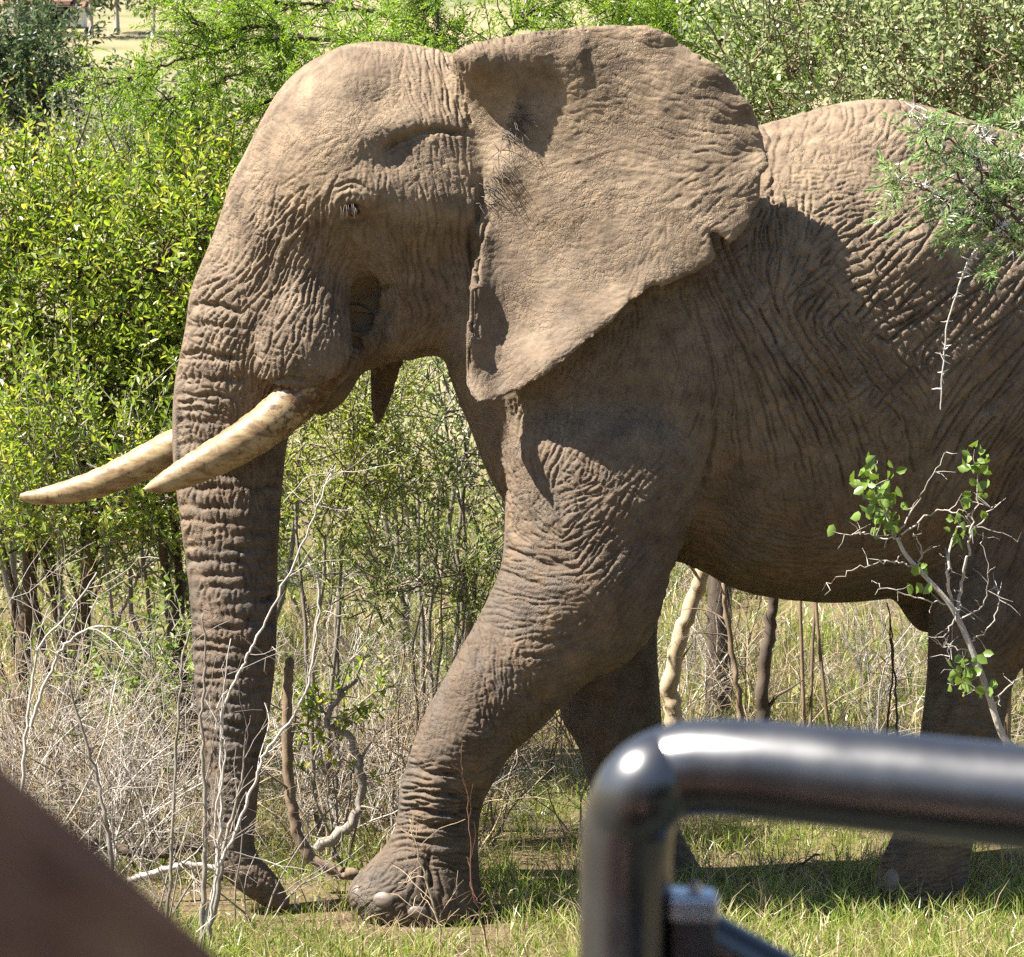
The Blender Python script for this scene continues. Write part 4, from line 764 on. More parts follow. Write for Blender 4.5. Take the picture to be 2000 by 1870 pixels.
def thorn_tree(name, label, trunk_pts, limbs, seed, per_limb, spray, leaf_len, npin, pin_len, pin_w, bark='dark', mat='acacia', thorns=0, dense=1.0, droop=-.25, r0=.07, limb_r=.018, tbias=(0, 0, 0), cat='tree', step=.035, thorn_len=.03):
    rg = np.random.default_rng(seed); wood = Acc(); fol = Acc(); th = Acc(); T = catmull([np.array(p) for p in trunk_pts], 8); wood.tube(T, np.linspace(r0, r0 * .5, len(T)), 8)
    allP, allD = [], []
    def spines(C, n, l):
        for k in rg.integers(1, len(C) - 1, n):
            d0 = unit(C[k] - C[k - 1])
            for s in range(2):
                d = unit(rg.standard_normal(3) - d0 * .2); th.tube([C[k], C[k] + d * l * rg.uniform(.5, 1.1) * .5, C[k] + d * l * rg.uniform(.7, 1.1)], [.0024, .0018, .0006], 3)
    for lim in limbs:
        C = catmull([np.array(p) for p in lim], 9); C = C + np.concatenate([np.zeros((1, 3)), rg.normal(0, .008, (len(C) - 1, 3))]); wood.tube(C, np.linspace(limb_r, limb_r * .18, len(C)), 5)
        if thorns: spines(C, thorns, thorn_len)
        for s in range(per_limb):
            f = rg.uniform(.12, 1.0); k = min(len(C) - 2, int(f * (len(C) - 1))); t = unit(C[k + 1] - C[k])
            d = unit(t * .7 + rg.normal(0, .42, 3) + np.array((0, 0, droop)) + np.array(tbias)); l = spray * rg.uniform(.5, 1.2) * (1.1 - .5 * f)
            Q = [C[k]]
            for j in range(7): d = unit(d + rg.normal(0, .12, 3) + np.array((0, 0, -.05))); Q.append(Q[-1] + d * l / 7)
            Q = np.array(Q); wood.tube(Q, np.linspace(limb_r * .28, .0012, 8), 3)
            if thorns and s % 3 == 0: spines(Q, 2, thorn_len * .8)
            m_ = max(3, int(l / step * dense)); idx = np.sort(rg.uniform(0.3, 7, m_)); i0 = np.clip(idx.astype(int), 0, 6); fr = (idx - i0)[:, None]
            pp = Q[i0] * (1 - fr) + Q[i0 + 1] * fr; ax = unit(Q[i0 + 1] - Q[i0])
            allP.append(pp); allD.append(ax * .5 + rg.normal(0, .7, (m_, 3)) + np.array((0, 0, .12)))
    bipinnate(fol, np.concatenate(allP), np.concatenate(allD), rg, leaf_len, npin, pin_len, pin_w)
    base = T[0].copy(); root = empty(name, base); tag(root, label, cat)
    wood.build('trunk', MB_[bark], root, off=base); fol.build('crown', ML[mat], root, smooth=False, kind='stuff', off=base)
    if thorns: th.build('thorns', MT, root, off=base, kind='stuff')
    return root
MT, t_, b_ = nodes('thorn_white'); b_.inputs['Base Color'].default_value = (.74, .70, .66, 1); b_.inputs['Roughness'].default_value = .5
Wl = lambda *a: [tuple(W(*p)) for p in a]
yb = 4.0; bx = W(1010, 1500, yb)[0]
thorn_tree('thorn_tree', 'feathery thorn tree spreading its branches above the elephant head', [(bx, yb, -.05), tuple(W(1000, 900, yb)), tuple(W(960, 420, yb)), tuple(W(900, 170, yb))],
    [Wl((900, 170, 4.0), (780, 110, 3.7), (600, 75, 3.4), (420, 100, 3.2), (290, 140, 3.1), (190, 170, 3.0)), Wl((900, 190, 4.0), (800, 125, 4.0), (640, 150, 3.8), (520, 200, 3.6), (400, 250, 3.5), (330, 270, 3.4)), Wl((900, 170, 4.0), (800, 50, 4.2), (640, 10, 4.2), (480, 10, 4.0), (400, 20, 3.9)), Wl((760, 120, 3.9), (660, 190, 3.7), (590, 230, 3.6), (520, 280, 3.5), (480, 320, 3.4)),
     Wl((900, 170, 4.0), (860, 60, 4.0), (820, -20, 4.0)), Wl((930, 180, 4.1), (1000, 60, 4.2), (1080, 10, 4.2), (1200, -20, 4.3)), Wl((900, 190, 4.0), (830, 140, 3.6), (760, 120, 3.3), (690, 95, 3.2)), Wl((940, 190, 4.2), (1050, 100, 4.4), (1200, 70, 4.5), (1330, 60, 4.6)), Wl((600, 75, 3.4), (520, 50, 3.3), (430, 60, 3.2), (360, 30, 3.1)), Wl((700, 130, 3.8), (600, 130, 3.7), (480, 140, 3.6), (380, 180, 3.5), (300, 200, 3.4)), Wl((640, 150, 3.8), (560, 270, 3.6), (500, 380, 3.5), (450, 450, 3.4))], 61, 40, .50, .084, 5, .034, .0100, droop=-.08, dense=1.35)
yb = 5.0
thorn_tree('thorn_tree', 'feathery thorn tree behind the top of the elephant ear', [(W(1400, 1500, yb)[0], yb, -.05), tuple(W(1410, 800, yb)), tuple(W(1385, 300, yb)), tuple(W(1375, 100, yb))],
    [Wl((1380, 180, 5), (1320, 90, 4.9), (1250, 30, 4.8), (1180, -20, 4.8)), Wl((1380, 180, 5), (1450, 90, 5), (1540, 40, 5), (1640, 10, 5)), Wl((1390, 220, 5), (1480, 150, 4.8), (1560, 110, 4.7), (1650, 80, 4.6)), Wl((1375, 130, 5), (1340, 40, 5), (1360, -40, 5)), Wl((1375, 120, 5), (1440, 40, 5.2), (1520, -20, 5.2)), Wl((1385, 200, 5), (1430, 180, 4.7), (1470, 170, 4.5))], 62, 38, .6, .085, 6, .032, .0095, dense=1.4)
yb = 4.6
thorn_tree('thorn_tree', 'feathery thorn tree behind the pale shrub over the elephant rump', [(W(2050, 1500, yb)[0], yb, -.05), tuple(W(2060, 800, yb)), tuple(W(2040, 250, yb)), tuple(W(2010, 20, yb))],
    [Wl((2030, 160, 4.6), (1960, 50, 4.5), (1880, 20, 4.4), (1800, 10, 4.4)), Wl((2020, 120, 4.6), (1950, 20, 4.6), (1850, -20, 4.6), (1760, -20, 4.6)), Wl((2035, 200, 4.6), (2000, 110, 4.3), (1930, 80, 4.2))], 63, 34, .5, .085, 6, .032, .0095, dense=1.4)
# thorn branch reaching in front of the elephant's flank
yf = -2.6
thorn_tree('thorn_branch_tree', 'leafy thorn tree reaching white thorned twigs in front of the elephant back', [(W(2420, 1500, yf)[0], yf, -.05), tuple(W(2400, 1200, yf)), tuple(W(2330, 800, yf)), tuple(W(2200, 560, yf)), tuple(W(2080, 500, yf))],
    [Wl((2090, 500, yf), (1985, 470, yf), (1905, 385, yf), (1830, 300, yf), (1762, 210, yf)), Wl((1985, 470, yf), (1930, 420, yf), (1912, 340, yf), (1900, 290, yf)), Wl((2080, 500, yf), (1990, 430, yf), (1920, 330, yf), (1850, 270, yf), (1775, 200, yf)), Wl((2085, 490, yf), (2010, 380, yf), (1960, 290, yf), (1900, 240, yf)), Wl((2090, 480, yf), (2040, 330, yf), (2000, 230, yf)), Wl((1990, 460, yf), (1890, 420, yf), (1815, 375, yf), (1740, 330, yf))], 64, 13, .18, .085, 8, .032, .0070, bark='red', mat='spray', thorns=60, r0=.05, limb_r=.008, dense=1.0, droop=.02, step=.03, thorn_len=.034)
def thorny(name, label, pts, seed, n, l, bark, r0=.004):
    rg = np.random.default_rng(seed); C = catmull([W(*p) for p in pts], 10); C = C + np.concatenate([np.zeros((1, 3)), np.cumsum(rg.normal(0, .0016, (len(C) - 1, 3)), 0)]); A = Acc(); A.tube(C, np.linspace(r0, r0 * .5, len(C)), 5); B = Acc()
    for k in np.sort(rg.choice(np.arange(1, len(C) - 3), min(n, len(C) - 4), replace=False)):
        t = unit(C[k] - C[k - 1])
        for sg in (-1, 1):
            d = unit(np.cross(t, (0, 1, 0)) * sg * rg.uniform(.3, 1.1) + rg.normal(0, .45, 3) - t * .25); l_ = l * rg.uniform(.45, 1.25); B.tube([C[k], C[k] + d * l_ * .5, C[k] + d * l_ + rg.normal(0, .002, 3)], [.0026, .0019, .0006], 3)
    root = empty(name, C[0]); tag(root, label, 'thorn twig'); A.build('stem', MB_[bark], root, off=C[0]); B.build('thorns', MT, root, off=C[0], kind='stuff')
thorny('thorn_twig', 'bare white thorn twig hanging down against the shaded flank', [(1990, 455, yf), (1930, 470, yf), (1898, 510, yf), (1872, 590, yf), (1852, 680, yf), (1838, 790, yf)], 5, 22, .026, 'pale')
thorny('thorn_twig', 'dark twig ending in a cluster of white thorns', [(2010, 390, yf), (1945, 395, yf), (1880, 410, yf), (1840, 425, yf), (1800, 432, yf), (1770, 440, yf)], 6, 15, .034, 'red')
# ------------------------------------------------------------------ sapling in front of the hind leg, every leaf a part
def sapling():
    rg = np.random.default_rng(77); ys_ = -1.4; P = [W(2060, 1690, ys_), W(1995, 1520, ys_), W(1955, 1430, ys_), W(1925, 1340, ys_), W(1890, 1250, ys_), W(1858, 1185, ys_), W(1815, 1135, ys_), W(1770, 1085, ys_), W(1752, 1050, ys_)]
    P[0][2] = -.02; base = P[0].copy(); root = empty('sapling', base); tag(root, 'thin grey sapling with round green leaves in front of the hind leg', 'sapling')
    A = Acc(); C = catmull(P, 8); A.tube(C, np.linspace(.014, .006, len(C)), 8)
    br = [[(1870, 1200), (1885, 1110), (1895, 1060), (1900, 1010), (1910, 940), (1900, 880)], [(1862, 1190), (1850, 1120), (1868, 1040), (1905, 1030), (1990, 1052)], [(1752, 1050), (1735, 1020), (1720, 970), (1700, 930), (1712, 900)], [(1790, 1105), (1740, 1098), (1690, 1105), (1640, 1125), (1600, 1150)], [(1752, 1040), (1790, 985), (1820, 930), (1850, 880)], [(1760, 1045), (1830, 1000), (1870, 1005), (1910, 1040), (1955, 1055)], [(1858, 1185), (1800, 1170), (1740, 1150), (1700, 1135)], [(1892, 1255), (1930, 1230), (1950, 1170), (1940, 1120)], [(1875, 1210), (1920, 1180), (1930, 1120), (1915, 1060)], [(1900, 1275), (1850, 1260), (1815, 1250)], [(1915, 1320), (1880, 1335), (1850, 1340)], [(1930, 1355), (1900, 1340), (1860, 1290)], [(1940, 1390), (1960, 1350), (2000, 1320)], [(1915, 1320), (1905, 1290), (1930, 1270)], [(1690, 1040), (1660, 1045), (1630, 1040)], [(1752, 1050), (1720, 1050), (1690, 1040)], [(1870, 1200), (1850, 1240), (1855, 1290)], [(1905, 1030), (1930, 1000), (1950, 985)], [(1790, 1105), (1800, 1080), (1790, 1050), (1780, 1045)], [(1862, 1190), (1880, 1190), (1850, 1150), (1860, 1110)]]
    for q, b in enumerate(br):
        B = catmull([W(x, y, ys_ + rg.uniform(-.06, .06)) for x, y in b], 6); B[0] = W(*b[0], ys_); B[1:] += rg.normal(0, .004, (len(B) - 1, 3)); A.tube(B, np.linspace(.0062 if q < 3 else .0034, .0006, len(B)), 4)
        for _ in range(5 if len(B) > 12 else 2):
            k_ = rg.integers(1, len(B)); d_ = unit(rg.standard_normal(3) + np.array((0, 0, .3))); l_ = rg.uniform(.03, .10); A.tube([B[k_], B[k_] + d_ * l_ * .5 + rg.normal(0, .006, 3), B[k_] + d_ * l_], [.0019, .0013, .0005], 3)
    A.build('stem', MB_['pale'], root, off=base)
    L = Acc(); leaves(L, np.zeros((1, 3)), np.array([[1., 0, 0]]), 1.0, .72, np.random.default_rng(2)); lm = L.build('leaf', ML['twigleaf'], root); first = True
    spots = [(1705, 945, 42, 26), (1730, 1015, 36, 14), (1895, 900, 30, 12), (1905, 960, 26, 8), (1880, 1030, 30, 9), (1800, 1125, 24, 5), (1882, 1330, 30, 10), (1905, 1290, 20, 3), (1870, 1300, 22, 4), (1930, 1350, 14, 4), (1735, 975, 24, 8)]
    for cx, cy, s, n in spots:
        for k in range(int(n * 1.7)):
            o = lm if first else lm.copy()
            if not first: COL.objects.link(o)
            first = False; p = W(cx + rg.normal(0, s * .5), cy + rg.normal(0, s * .65), ys_ + rg.normal(0, .05)); o.location = p - base
            o.rotation_euler = (rg.uniform(-.8, .8) + 1.2, rg.uniform(-1.2, 1.2), rg.uniform(0, 6.28)); l = rg.uniform(.028, .052); o.scale = (l, l, l)
sapling()
# ------------------------------------------------------------------ bare stems, logs and twigs
twig('slanting_trunk', 'dark leaning trunk under the far tusk', [(95, 1500, 3.0), (125, 1380, 3.0), (160, 1200, 3.0), (185, 1020, 3.0), (205, 880, 3.0), (200, 790, 3.0), (222, 690, 3.1), (240, 600, 3.2)], .046, .014, 'trunk', 5, 1, 'trunk', 'leaning dark trunks', 10, .005, .5)
twig('slanting_trunk', 'dark leaning trunk at the foot of the forked shrub', [(20, 1500, 3.2), (45, 1300, 3.2), (60, 1100, 3.2), (75, 900, 3.2), (62, 780, 3.3), (80, 660, 3.4)], .046, .014, 'trunk', 4, 2, 'trunk', 'leaning dark trunks', 10, .005, .5)
twig('curved_stem', 'curved brown stem standing between trunk tip and front foot', [(690, 1708, .15), (650, 1700, .15), (605, 1672, .15), (580, 1620, .15), (566, 1540, .15), (560, 1430, .15), (562, 1330, .15), (566, 1290, .15)], .024, .018, 'brown', 2, 3, 'stem', None, 10, .003)
twig('twisted_branch', 'twisted grey branch rising beside the curved brown stem', [(620, 1660, .5), (690, 1600, .5), (705, 1520, .5), (680, 1440, .5), (640, 1410, .5), (665, 1360, .5), (690, 1330, .5)], .022, .007, 'grey', 6, 4, 'branch', None, 8, .006, .3)
twig('leaning_stem', 'thick pale stem seen behind the front legs under the belly', [(1318, 1420, 2.2), (1310, 1330, 2.2), (1335, 1230, 2.2), (1362, 1150, 2.2), (1385, 1080, 2.2)], .042, .03, 'straw', 3, 5, 'stem', None, 10, .006)
twig('upright_branch', 'dark upright stem under the elephant belly', [(1492, 1480, 2.4), (1490, 1380, 2.4), (1496, 1280, 2.4), (1508, 1180, 2.4), (1500, 1100, 2.4)], .034, .024, 'dark', 4, 6, 'stem', None, 9, .006)
twig('thin_stem', 'thin crooked brown stem between the pale and dark stems', [(1452, 1450, 2.0), (1440, 1330, 2.0), (1425, 1230, 2.0), (1412, 1140, 2.0)], .016, .009, 'brown', 4, 7, 'stem', None, 7, .006)
twig('slim_shoot', 'slim dark green shoot in front of the hind leg grass', [(1750, 1560, .6), (1752, 1420, .6), (1745, 1300, .6), (1732, 1180, .6)], .006, .0025, 'dark', 6, 8, 'shoot', None, 6, .003, .12)
twig('slim_shoot', 'slim reddish shoot beside the dark green shoot', [(1722, 1560, .7), (1735, 1400, .7), (1745, 1290, .7), (1738, 1200, .7)], .006, .0025, 'red', 4, 9, 'shoot', None, 6, .003, .12)
twig('fallen_log', 'pale fallen branch lying behind the lower trunk', [(250, 1722, -.05), (310, 1702, -.02), (380, 1690, .0), (450, 1700, .02)], .016, .012, 'pale', 4, 10, 'log', None, 9, .004)
twig('fallen_log', 'dark rotten branch on the ground behind the dry stems', [(150, 1640, .45), (230, 1655, .45), (310, 1665, .45), (390, 1650, .45)], .026, .02, 'dark', 4, 11, 'log', None, 9, .008)
twig('fallen_log', 'dark forked branch lying on the grass near the hind foot', [(1395, 1718, .25), (1470, 1722, .25), (1530, 1700, .25), (1600, 1672, .25)], .008, .004, 'dark', 6, 12, 'branch', None, 6, .006, .2)
twig('bare_sapling', 'pale upright bare stem in front of the trunk tip', [(392, 1868, -1.0), (396, 1760, -1.0), (400, 1640, -1.0), (398, 1520, -1.0), (394, 1400, -1.0), (402, 1290, -1.0), (396, 1200, -1.0)], .011, .0025, 'grey', 12, 13, 'stem', None, 8, .003, .35)
twig('bare_sapling', 'grey forked stem leaning beside the pale upright stem', [(405, 1850, -.8), (430, 1720, -.8), (440, 1640, -.8), (470, 1540, -.8), (478, 1440, -.8)], .012, .002, 'grey', 5, 14, 'stem', None, 8, .003, .35)
twig('white_twig', 'long whitish twig curving up across the trunk to the jaw gap', [(425, 1700, -.9), (432, 1560, -.9), (434, 1395, -.9), (470, 1310, -.9), (495, 1255, -.9), (537, 1176, -.9), (590, 1067, -.9), (640, 940, -.9), (655, 915, -.9)], .006, .0025, 'pale', 12, 15, 'twig', 'whitish bare twigs', 6, .003, .3)
twig('white_twig', 'long whitish twig arching from trunk tip over the dry scrub', [(400, 1800, -1.0), (430, 1690, -1.0), (462, 1620, -1.0), (495, 1530, -1.0), (525, 1460, -1.0), (590, 1370, -1.0), (618, 1240, -1.0), (622, 1140, -1.0), (600, 1100, -1.0)], .007, .0025, 'pale', 12, 16, 'twig', 'whitish bare twigs', 6, .003, .3)
twig('white_twig', 'whitish branching twig beside the lower trunk', [(410, 1800, -1.1), (425, 1700, -1.1), (420, 1600, -1.1), (440, 1480, -1.1), (432, 1400, -1.1), (450, 1250, -1.1)], .006, .002, 'pale', 14, 17, 'twig', 'whitish bare twigs', 6, .003, .3)
twig('grey_twig', 'slender grey stem left of the lower trunk, bowing over', [(325, 1830, -.9), (335, 1650, -.9), (345, 1450, -.9), (355, 1300, -.9), (372, 1230, -.9)], .007, .003, 'grey', 10, 18, 'twig', None, 6, .003, .35)
twig('grey_twig', 'slender grey stem rising from the brown sleeve edge', [(222, 1720, -.8), (212, 1640, -.8), (195, 1540, -.8), (165, 1440, -.8), (130, 1330, -.8)], .010, .004, 'grey', 10, 19, 'twig', None, 6, .003, .4)
twig('grey_twig', 'pale arching twig looping over the dry scrub below the tusk', [(60, 1420, -.3), (90, 1330, -.3), (130, 1260, -.3), (190, 1225, -.3), (250, 1240, -.3), (300, 1300, -.3)], .007, .0025, 'pale', 10, 20, 'twig', None, 6, .003, .35)
twig('grey_twig', 'pale stiff twig crossing the far end of the leaning trunk', [(40, 1560, -.2), (55, 1400, -.2), (75, 1270, -.2), (140, 1190, -.2), (190, 1120, -.2)], .007, .0025, 'pale', 10, 21, 'twig', None, 6, .003, .35)
twig('grass_stalk', 'dry reddish stalk standing in front of the front leg', [(960, 1868, -1.0), (925, 1740, -1.0), (915, 1600, -1.0), (905, 1500, -1.0)], .004, .0015, 'red', 12, 22, 'stalk', None, 5, .003, .18)
twig('grass_stalk', 'dry forked stalk in front of the elephant foot', [(870, 1868, -1.1), (845, 1760, -1.1), (820, 1680, -1.1), (800, 1600, -1.1)], .005, .0015, 'straw', 12, 23, 'stalk', None, 5, .003, .18)
twig('upright_stick', 'upright brown stick behind the bent front knee', [(905, 1330, 1.2), (922, 1200, 1.2), (938, 1050, 1.2)], .012, .009, 'brown', 2, 24, 'stick', None, 7, .003)
rg0 = np.random.default_rng(99)
places = [('below the far tusk', 0, 330, .2, 2.2, 32, .9), ('between the trunk and the front leg', 560, 930, .7, 2.2, 34, .85), ('under the belly', 1310, 1800, 2.2, 6.5, 14, .8), ('behind the front legs', 950, 1290, .9, 3.5, 7, .7), ('near the lower trunk', 220, 560, -.6, 1.2, 6, .7), ('behind the hind leg', 1800, 2050, 1.8, 5.0, 4, .8)]
k = 0
for where, a, b, y0, y1, n, h in places:
    for i in range(n):
        k += 1
        bk = ['grey', 'pale', 'brown', 'straw', 'grey', 'pale'][i % 6]; hh = h * rg0.uniform(.7, 1.35)
        size = 'tall' if hh > h * 1.03 else 'low'
        dry_shrub('%s tangled bare %s shrub %s' % (size, {'grey': 'grey', 'straw': 'straw coloured', 'brown': 'brown', 'pale': 'whitish'}[bk], where), rg0.uniform(a, b), rg0.uniform(y0, y1), hh, int(rg0.integers(4, 6)), 200 + k, bk, r0=.0046, group='%s %s bare shrubs %s' % (size, bk, where), depth=3 if i % 2 else 2, arch=.12)
# ------------------------------------------------------------------ grass
def grass(name, label, mat, n, x0, x1, y0, y1, l0, l1, w_, seed, clump=.05, per=9, lean=.5, clear=True, fade=None):
    rg = np.random.default_rng(seed); m_ = n // per
    y = y0 + (y1 - y0) * rg.random(m_) ** 1.5; half = (y + 12.6) * .172 + .3; x = rg.uniform(-1, 1, m_) * half
    x = np.clip(x, x0, x1); pn = vnoise(x + 50, y + 50, .55, seed); ok = rg.random(m_) < np.clip(.62 + .45 * pn, .08, 1); x, y = x[ok], y[ok]; pn = pn[ok]
    m_ = len(x); X = np.repeat(x, per) + rg.normal(0, clump, m_ * per); Yv = np.repeat(y, per) + rg.normal(0, clump, m_ * per); Z = ground_z(X, Yv) - .01
    short = np.where((np.abs(X + .97) < .28) & (np.abs(Yv + .35) < .55), .6, np.where((np.abs(X + .36) < .3) & (Yv > -1.0) & (Yv < -.5), .55, 1.0))
    L = short * rg.uniform(l0, l1, m_ * per) * np.repeat(rg.uniform(.6, 1.25, m_), per); a = rg.uniform(0, 2 * np.pi, m_ * per); ln = np.abs(rg.normal(0, lean, m_ * per))
    d = np.stack([np.cos(a) * ln, np.sin(a) * ln, np.ones(m_ * per)], 1); d = unit(d); s = unit(np.cross(d, np.stack([rg.normal(0, 1, m_ * per), rg.normal(0, .4, m_ * per) - .8, np.zeros(m_ * per)], 1))); B = np.stack([X, Yv, Z], 1); ww = (w_ * rg.uniform(.6, 1.4, m_ * per))[:, None]
    mid = B + d * (L * .55)[:, None]; out = np.stack([np.cos(a), np.sin(a), np.zeros_like(a)], 1); tip = B + d * (L * .95)[:, None] + out * (L * .28 * rg.uniform(0, 1.3, m_ * per))[:, None] - np.array((0, 0, 1.)) * (L * .12)[:, None]
    v = np.stack([B - s * ww * .5, B + s * ww * .5, mid + s * ww * .4, mid - s * ww * .4, tip], 1).reshape(-1, 3); kk = np.arange(m_ * per)[:, None] * 5
    o = mesh_obj(name, v, [kk + np.array([[0, 1, 2, 3]]), kk + np.array([[3, 2, 4]])], ML[mat], smooth=False); tag(o, label, kind='stuff'); return o
grass('green_grass', 'short green grass growing around the elephant feet', 'grass', 76000, -9, 9, -1.4, 7.5, .06, .17, .0045, 1)
grass('straw_grass', 'dry straw coloured grass mixed through the green', 'straw', 30000, -9, 9, -1.4, 9, .08, .22, .0032, 2, lean=.9)
grass('far_grass', 'taller rough grass beyond the elephant', 'grass', 24000, -12, 12, 5, 24, .14, .42, .010, 3, clump=.12)
grass('far_straw', 'taller pale dry grass beyond the elephant', 'straw', 16000, -12, 12, 4, 26, .2, .5, .008, 4, clump=.12)
# ------------------------------------------------------------------ far hillside: trees, a shed, a post
def far_tree(px, Y, h, seed, label, leaf='dark'):
    rg = np.random.default_rng(seed); x = W(px, 300, Y)[0]; z = float(ground_z(x, Y)); base = np.array((x, Y, z)); root = empty('far_tree', base); tag(root, label, 'tree', 'trees on the far hillside')
    A = Acc(); A.tube(bez(base, base + (0, 0, h * .3), base + (rg.normal(0, .2), 0, h * .7), 6), np.linspace(h * .03, h * .01, 6), 6); A.build('trunk', MB_['pale'], root, off=base)
    F_ = Acc(); n = 900; d = unit(rg.standard_normal((n, 3))); P = base + np.array((0, 0, h * .65)) + d * np.array((h * .42, h * .42, h * .32)) * (rg.random((n, 1)) ** .4) * (1 + .3 * np.sin(d[:, :1] * 5 + seed)); leaves(F_, P, d + rg.normal(0, .6, (n, 3)), h * .07, .6, rg, simple=True)
    F_.build('crown', ML[leaf], root, smooth=False, kind='stuff', off=base)
for q, (px, Y, h) in enumerate([(-60, 250, 9), (30, 262, 8), (65, 258, 6), (180, 255, 8), (230, 262, 9), (300, 250, 7), (420, 255, 9), (520, 240, 8), (640, 250, 9), (1250, 200, 7), (1330, 215, 8), (370, 70, 3.2), (450, 75, 3.5), (560, 80, 3.4)]):
    far_tree(px, Y, h, 300 + q, 'small far tree on the hillside' if Y > 100 else 'dark round tree lower on the far slope')
m1, t_, b_ = nodes('shed_wall'); b_.inputs['Base Color'].default_value = (.62, .60, .58, 1)
m2, t_, b_ = nodes('shed_roof'); b_.inputs['Base Color'].default_value = (.20, .09, .06, 1)
m3, t_, b_ = nodes('shed_opening'); b_.inputs['Base Color'].default_value = (.05, .05, .06, 1)
def box(a, b): x0, y0, z0 = a; x1, y1, z1 = b; return np.array([(x0, y0, z0), (x1, y0, z0), (x1, y1, z0), (x0, y1, z0), (x0, y0, z1), (x1, y0, z1), (x1, y1, z1), (x0, y1, z1)], float), np.array([[0, 3, 2, 1], [4, 5, 6, 7], [0, 1, 5, 4], [1, 2, 6, 5], [2, 3, 7, 6], [3, 0, 4, 7]])
def bx_obj(name, a, b, m, parent, off=None):
    A = Acc(); A.add(*box(a, b)); o = A.build(name, m, parent, smooth=False, off=off)
    return o
Yh = 270
for px, w_, h_, lab in [(48, 3.6, 2.2, 'small white far house with a red brown roof'), (92, 4.0, 2.4, 'long pale far house among thin trunks'), (128, 3.0, 2.0, 'low white far shed at the end of the row')]:
    x = W(px, 20, Yh)[0]; z = float(ground_z(x, Yh)); r_ = empty('far_house', (x, Yh, z)); tag(r_, lab, 'house', 'houses on the far hillside')
    bx_obj('wall', (-w_ / 2, 0, -.5), (w_ / 2, 3, h_), m1, r_); mesh_obj('roof', [(-w_ / 2 - .2, -.3, h_), (w_ / 2 + .2, -.3, h_), (w_ / 2 + .2, 3.3, h_), (-w_ / 2 - .2, 3.3, h_), (-w_ / 2 - .2, 1.5, h_ + .9), (w_ / 2 + .2, 1.5, h_ + .9)], [(0, 1, 5, 4), (2, 3, 4, 5), (1, 2, 5), (3, 0, 4), (0, 3, 2, 1)], m2, r_, smooth=False)
    bx_obj('door', (-w_ * .12, -.06, 0), (w_ * .12, .05, h_ * .8), m3, r_); bx_obj('window', (w_ * .22, -.06, h_ * .4), (w_ * .4, .05, h_ * .75), m3, r_)
x = W(217, 50, 120)[0]; r_ = empty('fence_post', (x, 120, float(ground_z(x, 120)))); tag(r_, 'pale short square post alone in the far field', 'post'); bx_obj('post_shaft', (-.28, -.28, -.2), (.28, .28, 1.5), m1, r_); bx_obj('cap', (-.34, -.34, 1.5), (.34, .34, 1.62), m3, r_)
# ------------------------------------------------------------------ the vehicle the photograph is taken from
mp_, t_, b_ = nodes('black_gloss_paint'); b_.inputs['Base Color'].default_value = (.010, .010, .012, 1); b_.inputs['Roughness'].default_value = .16; b_.inputs['IOR'].default_value = 2.05
n1 = N(t_, 'ShaderNodeTexNoise', i_Scale=30.0, i_Detail=5.0); tc = N(t_, 'ShaderNodeTexCoord'); t_.links.new(tc.outputs['Object'], n1.inputs['Vector'])
r1 = ramp(t_, [(.35, (.27, .27, .27)), (.75, (.40, .40, .40))], n1.outputs[0]); t_.links.new(r1.outputs[0], b_.inputs['Roughness'])
mz, t_, b_ = nodes('zinc_plate'); b_.inputs['Base Color'].default_value = (.55, .57, .62, 1); b_.inputs['Metallic'].default_value = .9; b_.inputs['Roughness'].default_value = .38
mbody, t_, b_ = nodes('vehicle_green'); b_.inputs['Base Color'].default_value = (.022, .026, .016, 1); b_.inputs['Roughness'].default_value = .8
mrub, t_, b_ = nodes('rubber'); b_.inputs['Base Color'].default_value = (.02, .02, .02, 1); b_.inputs['Roughness'].default_value = .8
mseat, t_, b_ = nodes('seat_cover'); b_.inputs['Base Color'].default_value = (.035, .03, .026, 1); b_.inputs['Roughness'].default_value = .8
veh = empty('safari_vehicle', (0, -11.2, 0)); tag(veh, 'open safari vehicle with a thick black glossy tube rail before the elephant legs', 'vehicle'); vo = np.array((0, -11.2, 0))
def D_(px, py, d): return W(px, py, -12 + d)
post = [D_(1222, 2600, 1.55), D_(1222, 2100, 1.55), D_(1220, 1870, 1.55), D_(1222, 1740, 1.55), D_(1224, 1650, 1.548), D_(1234, 1590, 1.545), D_(1262, 1540, 1.535), D_(1310, 1512, 1.54), D_(1380, 1500, 1.535), D_(1500, 1506, 1.525), D_(1700, 1526, 1.51), D_(1900, 1547, 1.495), D_(2100, 1570, 1.48), D_(2500, 1620, 1.45)]
C = catmull(post, 10); far_end = C[-1]
A = Acc(); A.tube(C, np.interp(np.arange(len(C)), [0, len(C) * .5, len(C)], [.0222, .0232, .0255]), 32); rail = A.build('rail', mp_, veh, off=vo)
dn = np.array((C[0][0], C[0][1], 1.25)); A = Acc(); A.tube([C[0] + (0, 0, .02), dn], .0222, 24); A.build('post', mp_, veh, off=vo)
A = Acc(); A.tube([far_end + (-.01, 0, 0), far_end + np.array((.06, 0, -.01)), far_end + np.array((.10, .0, -.06)), np.array((far_end[0] + .11, far_end[1], 1.25))], .0222, 24); A.build('post', mp_, veh, off=vo)
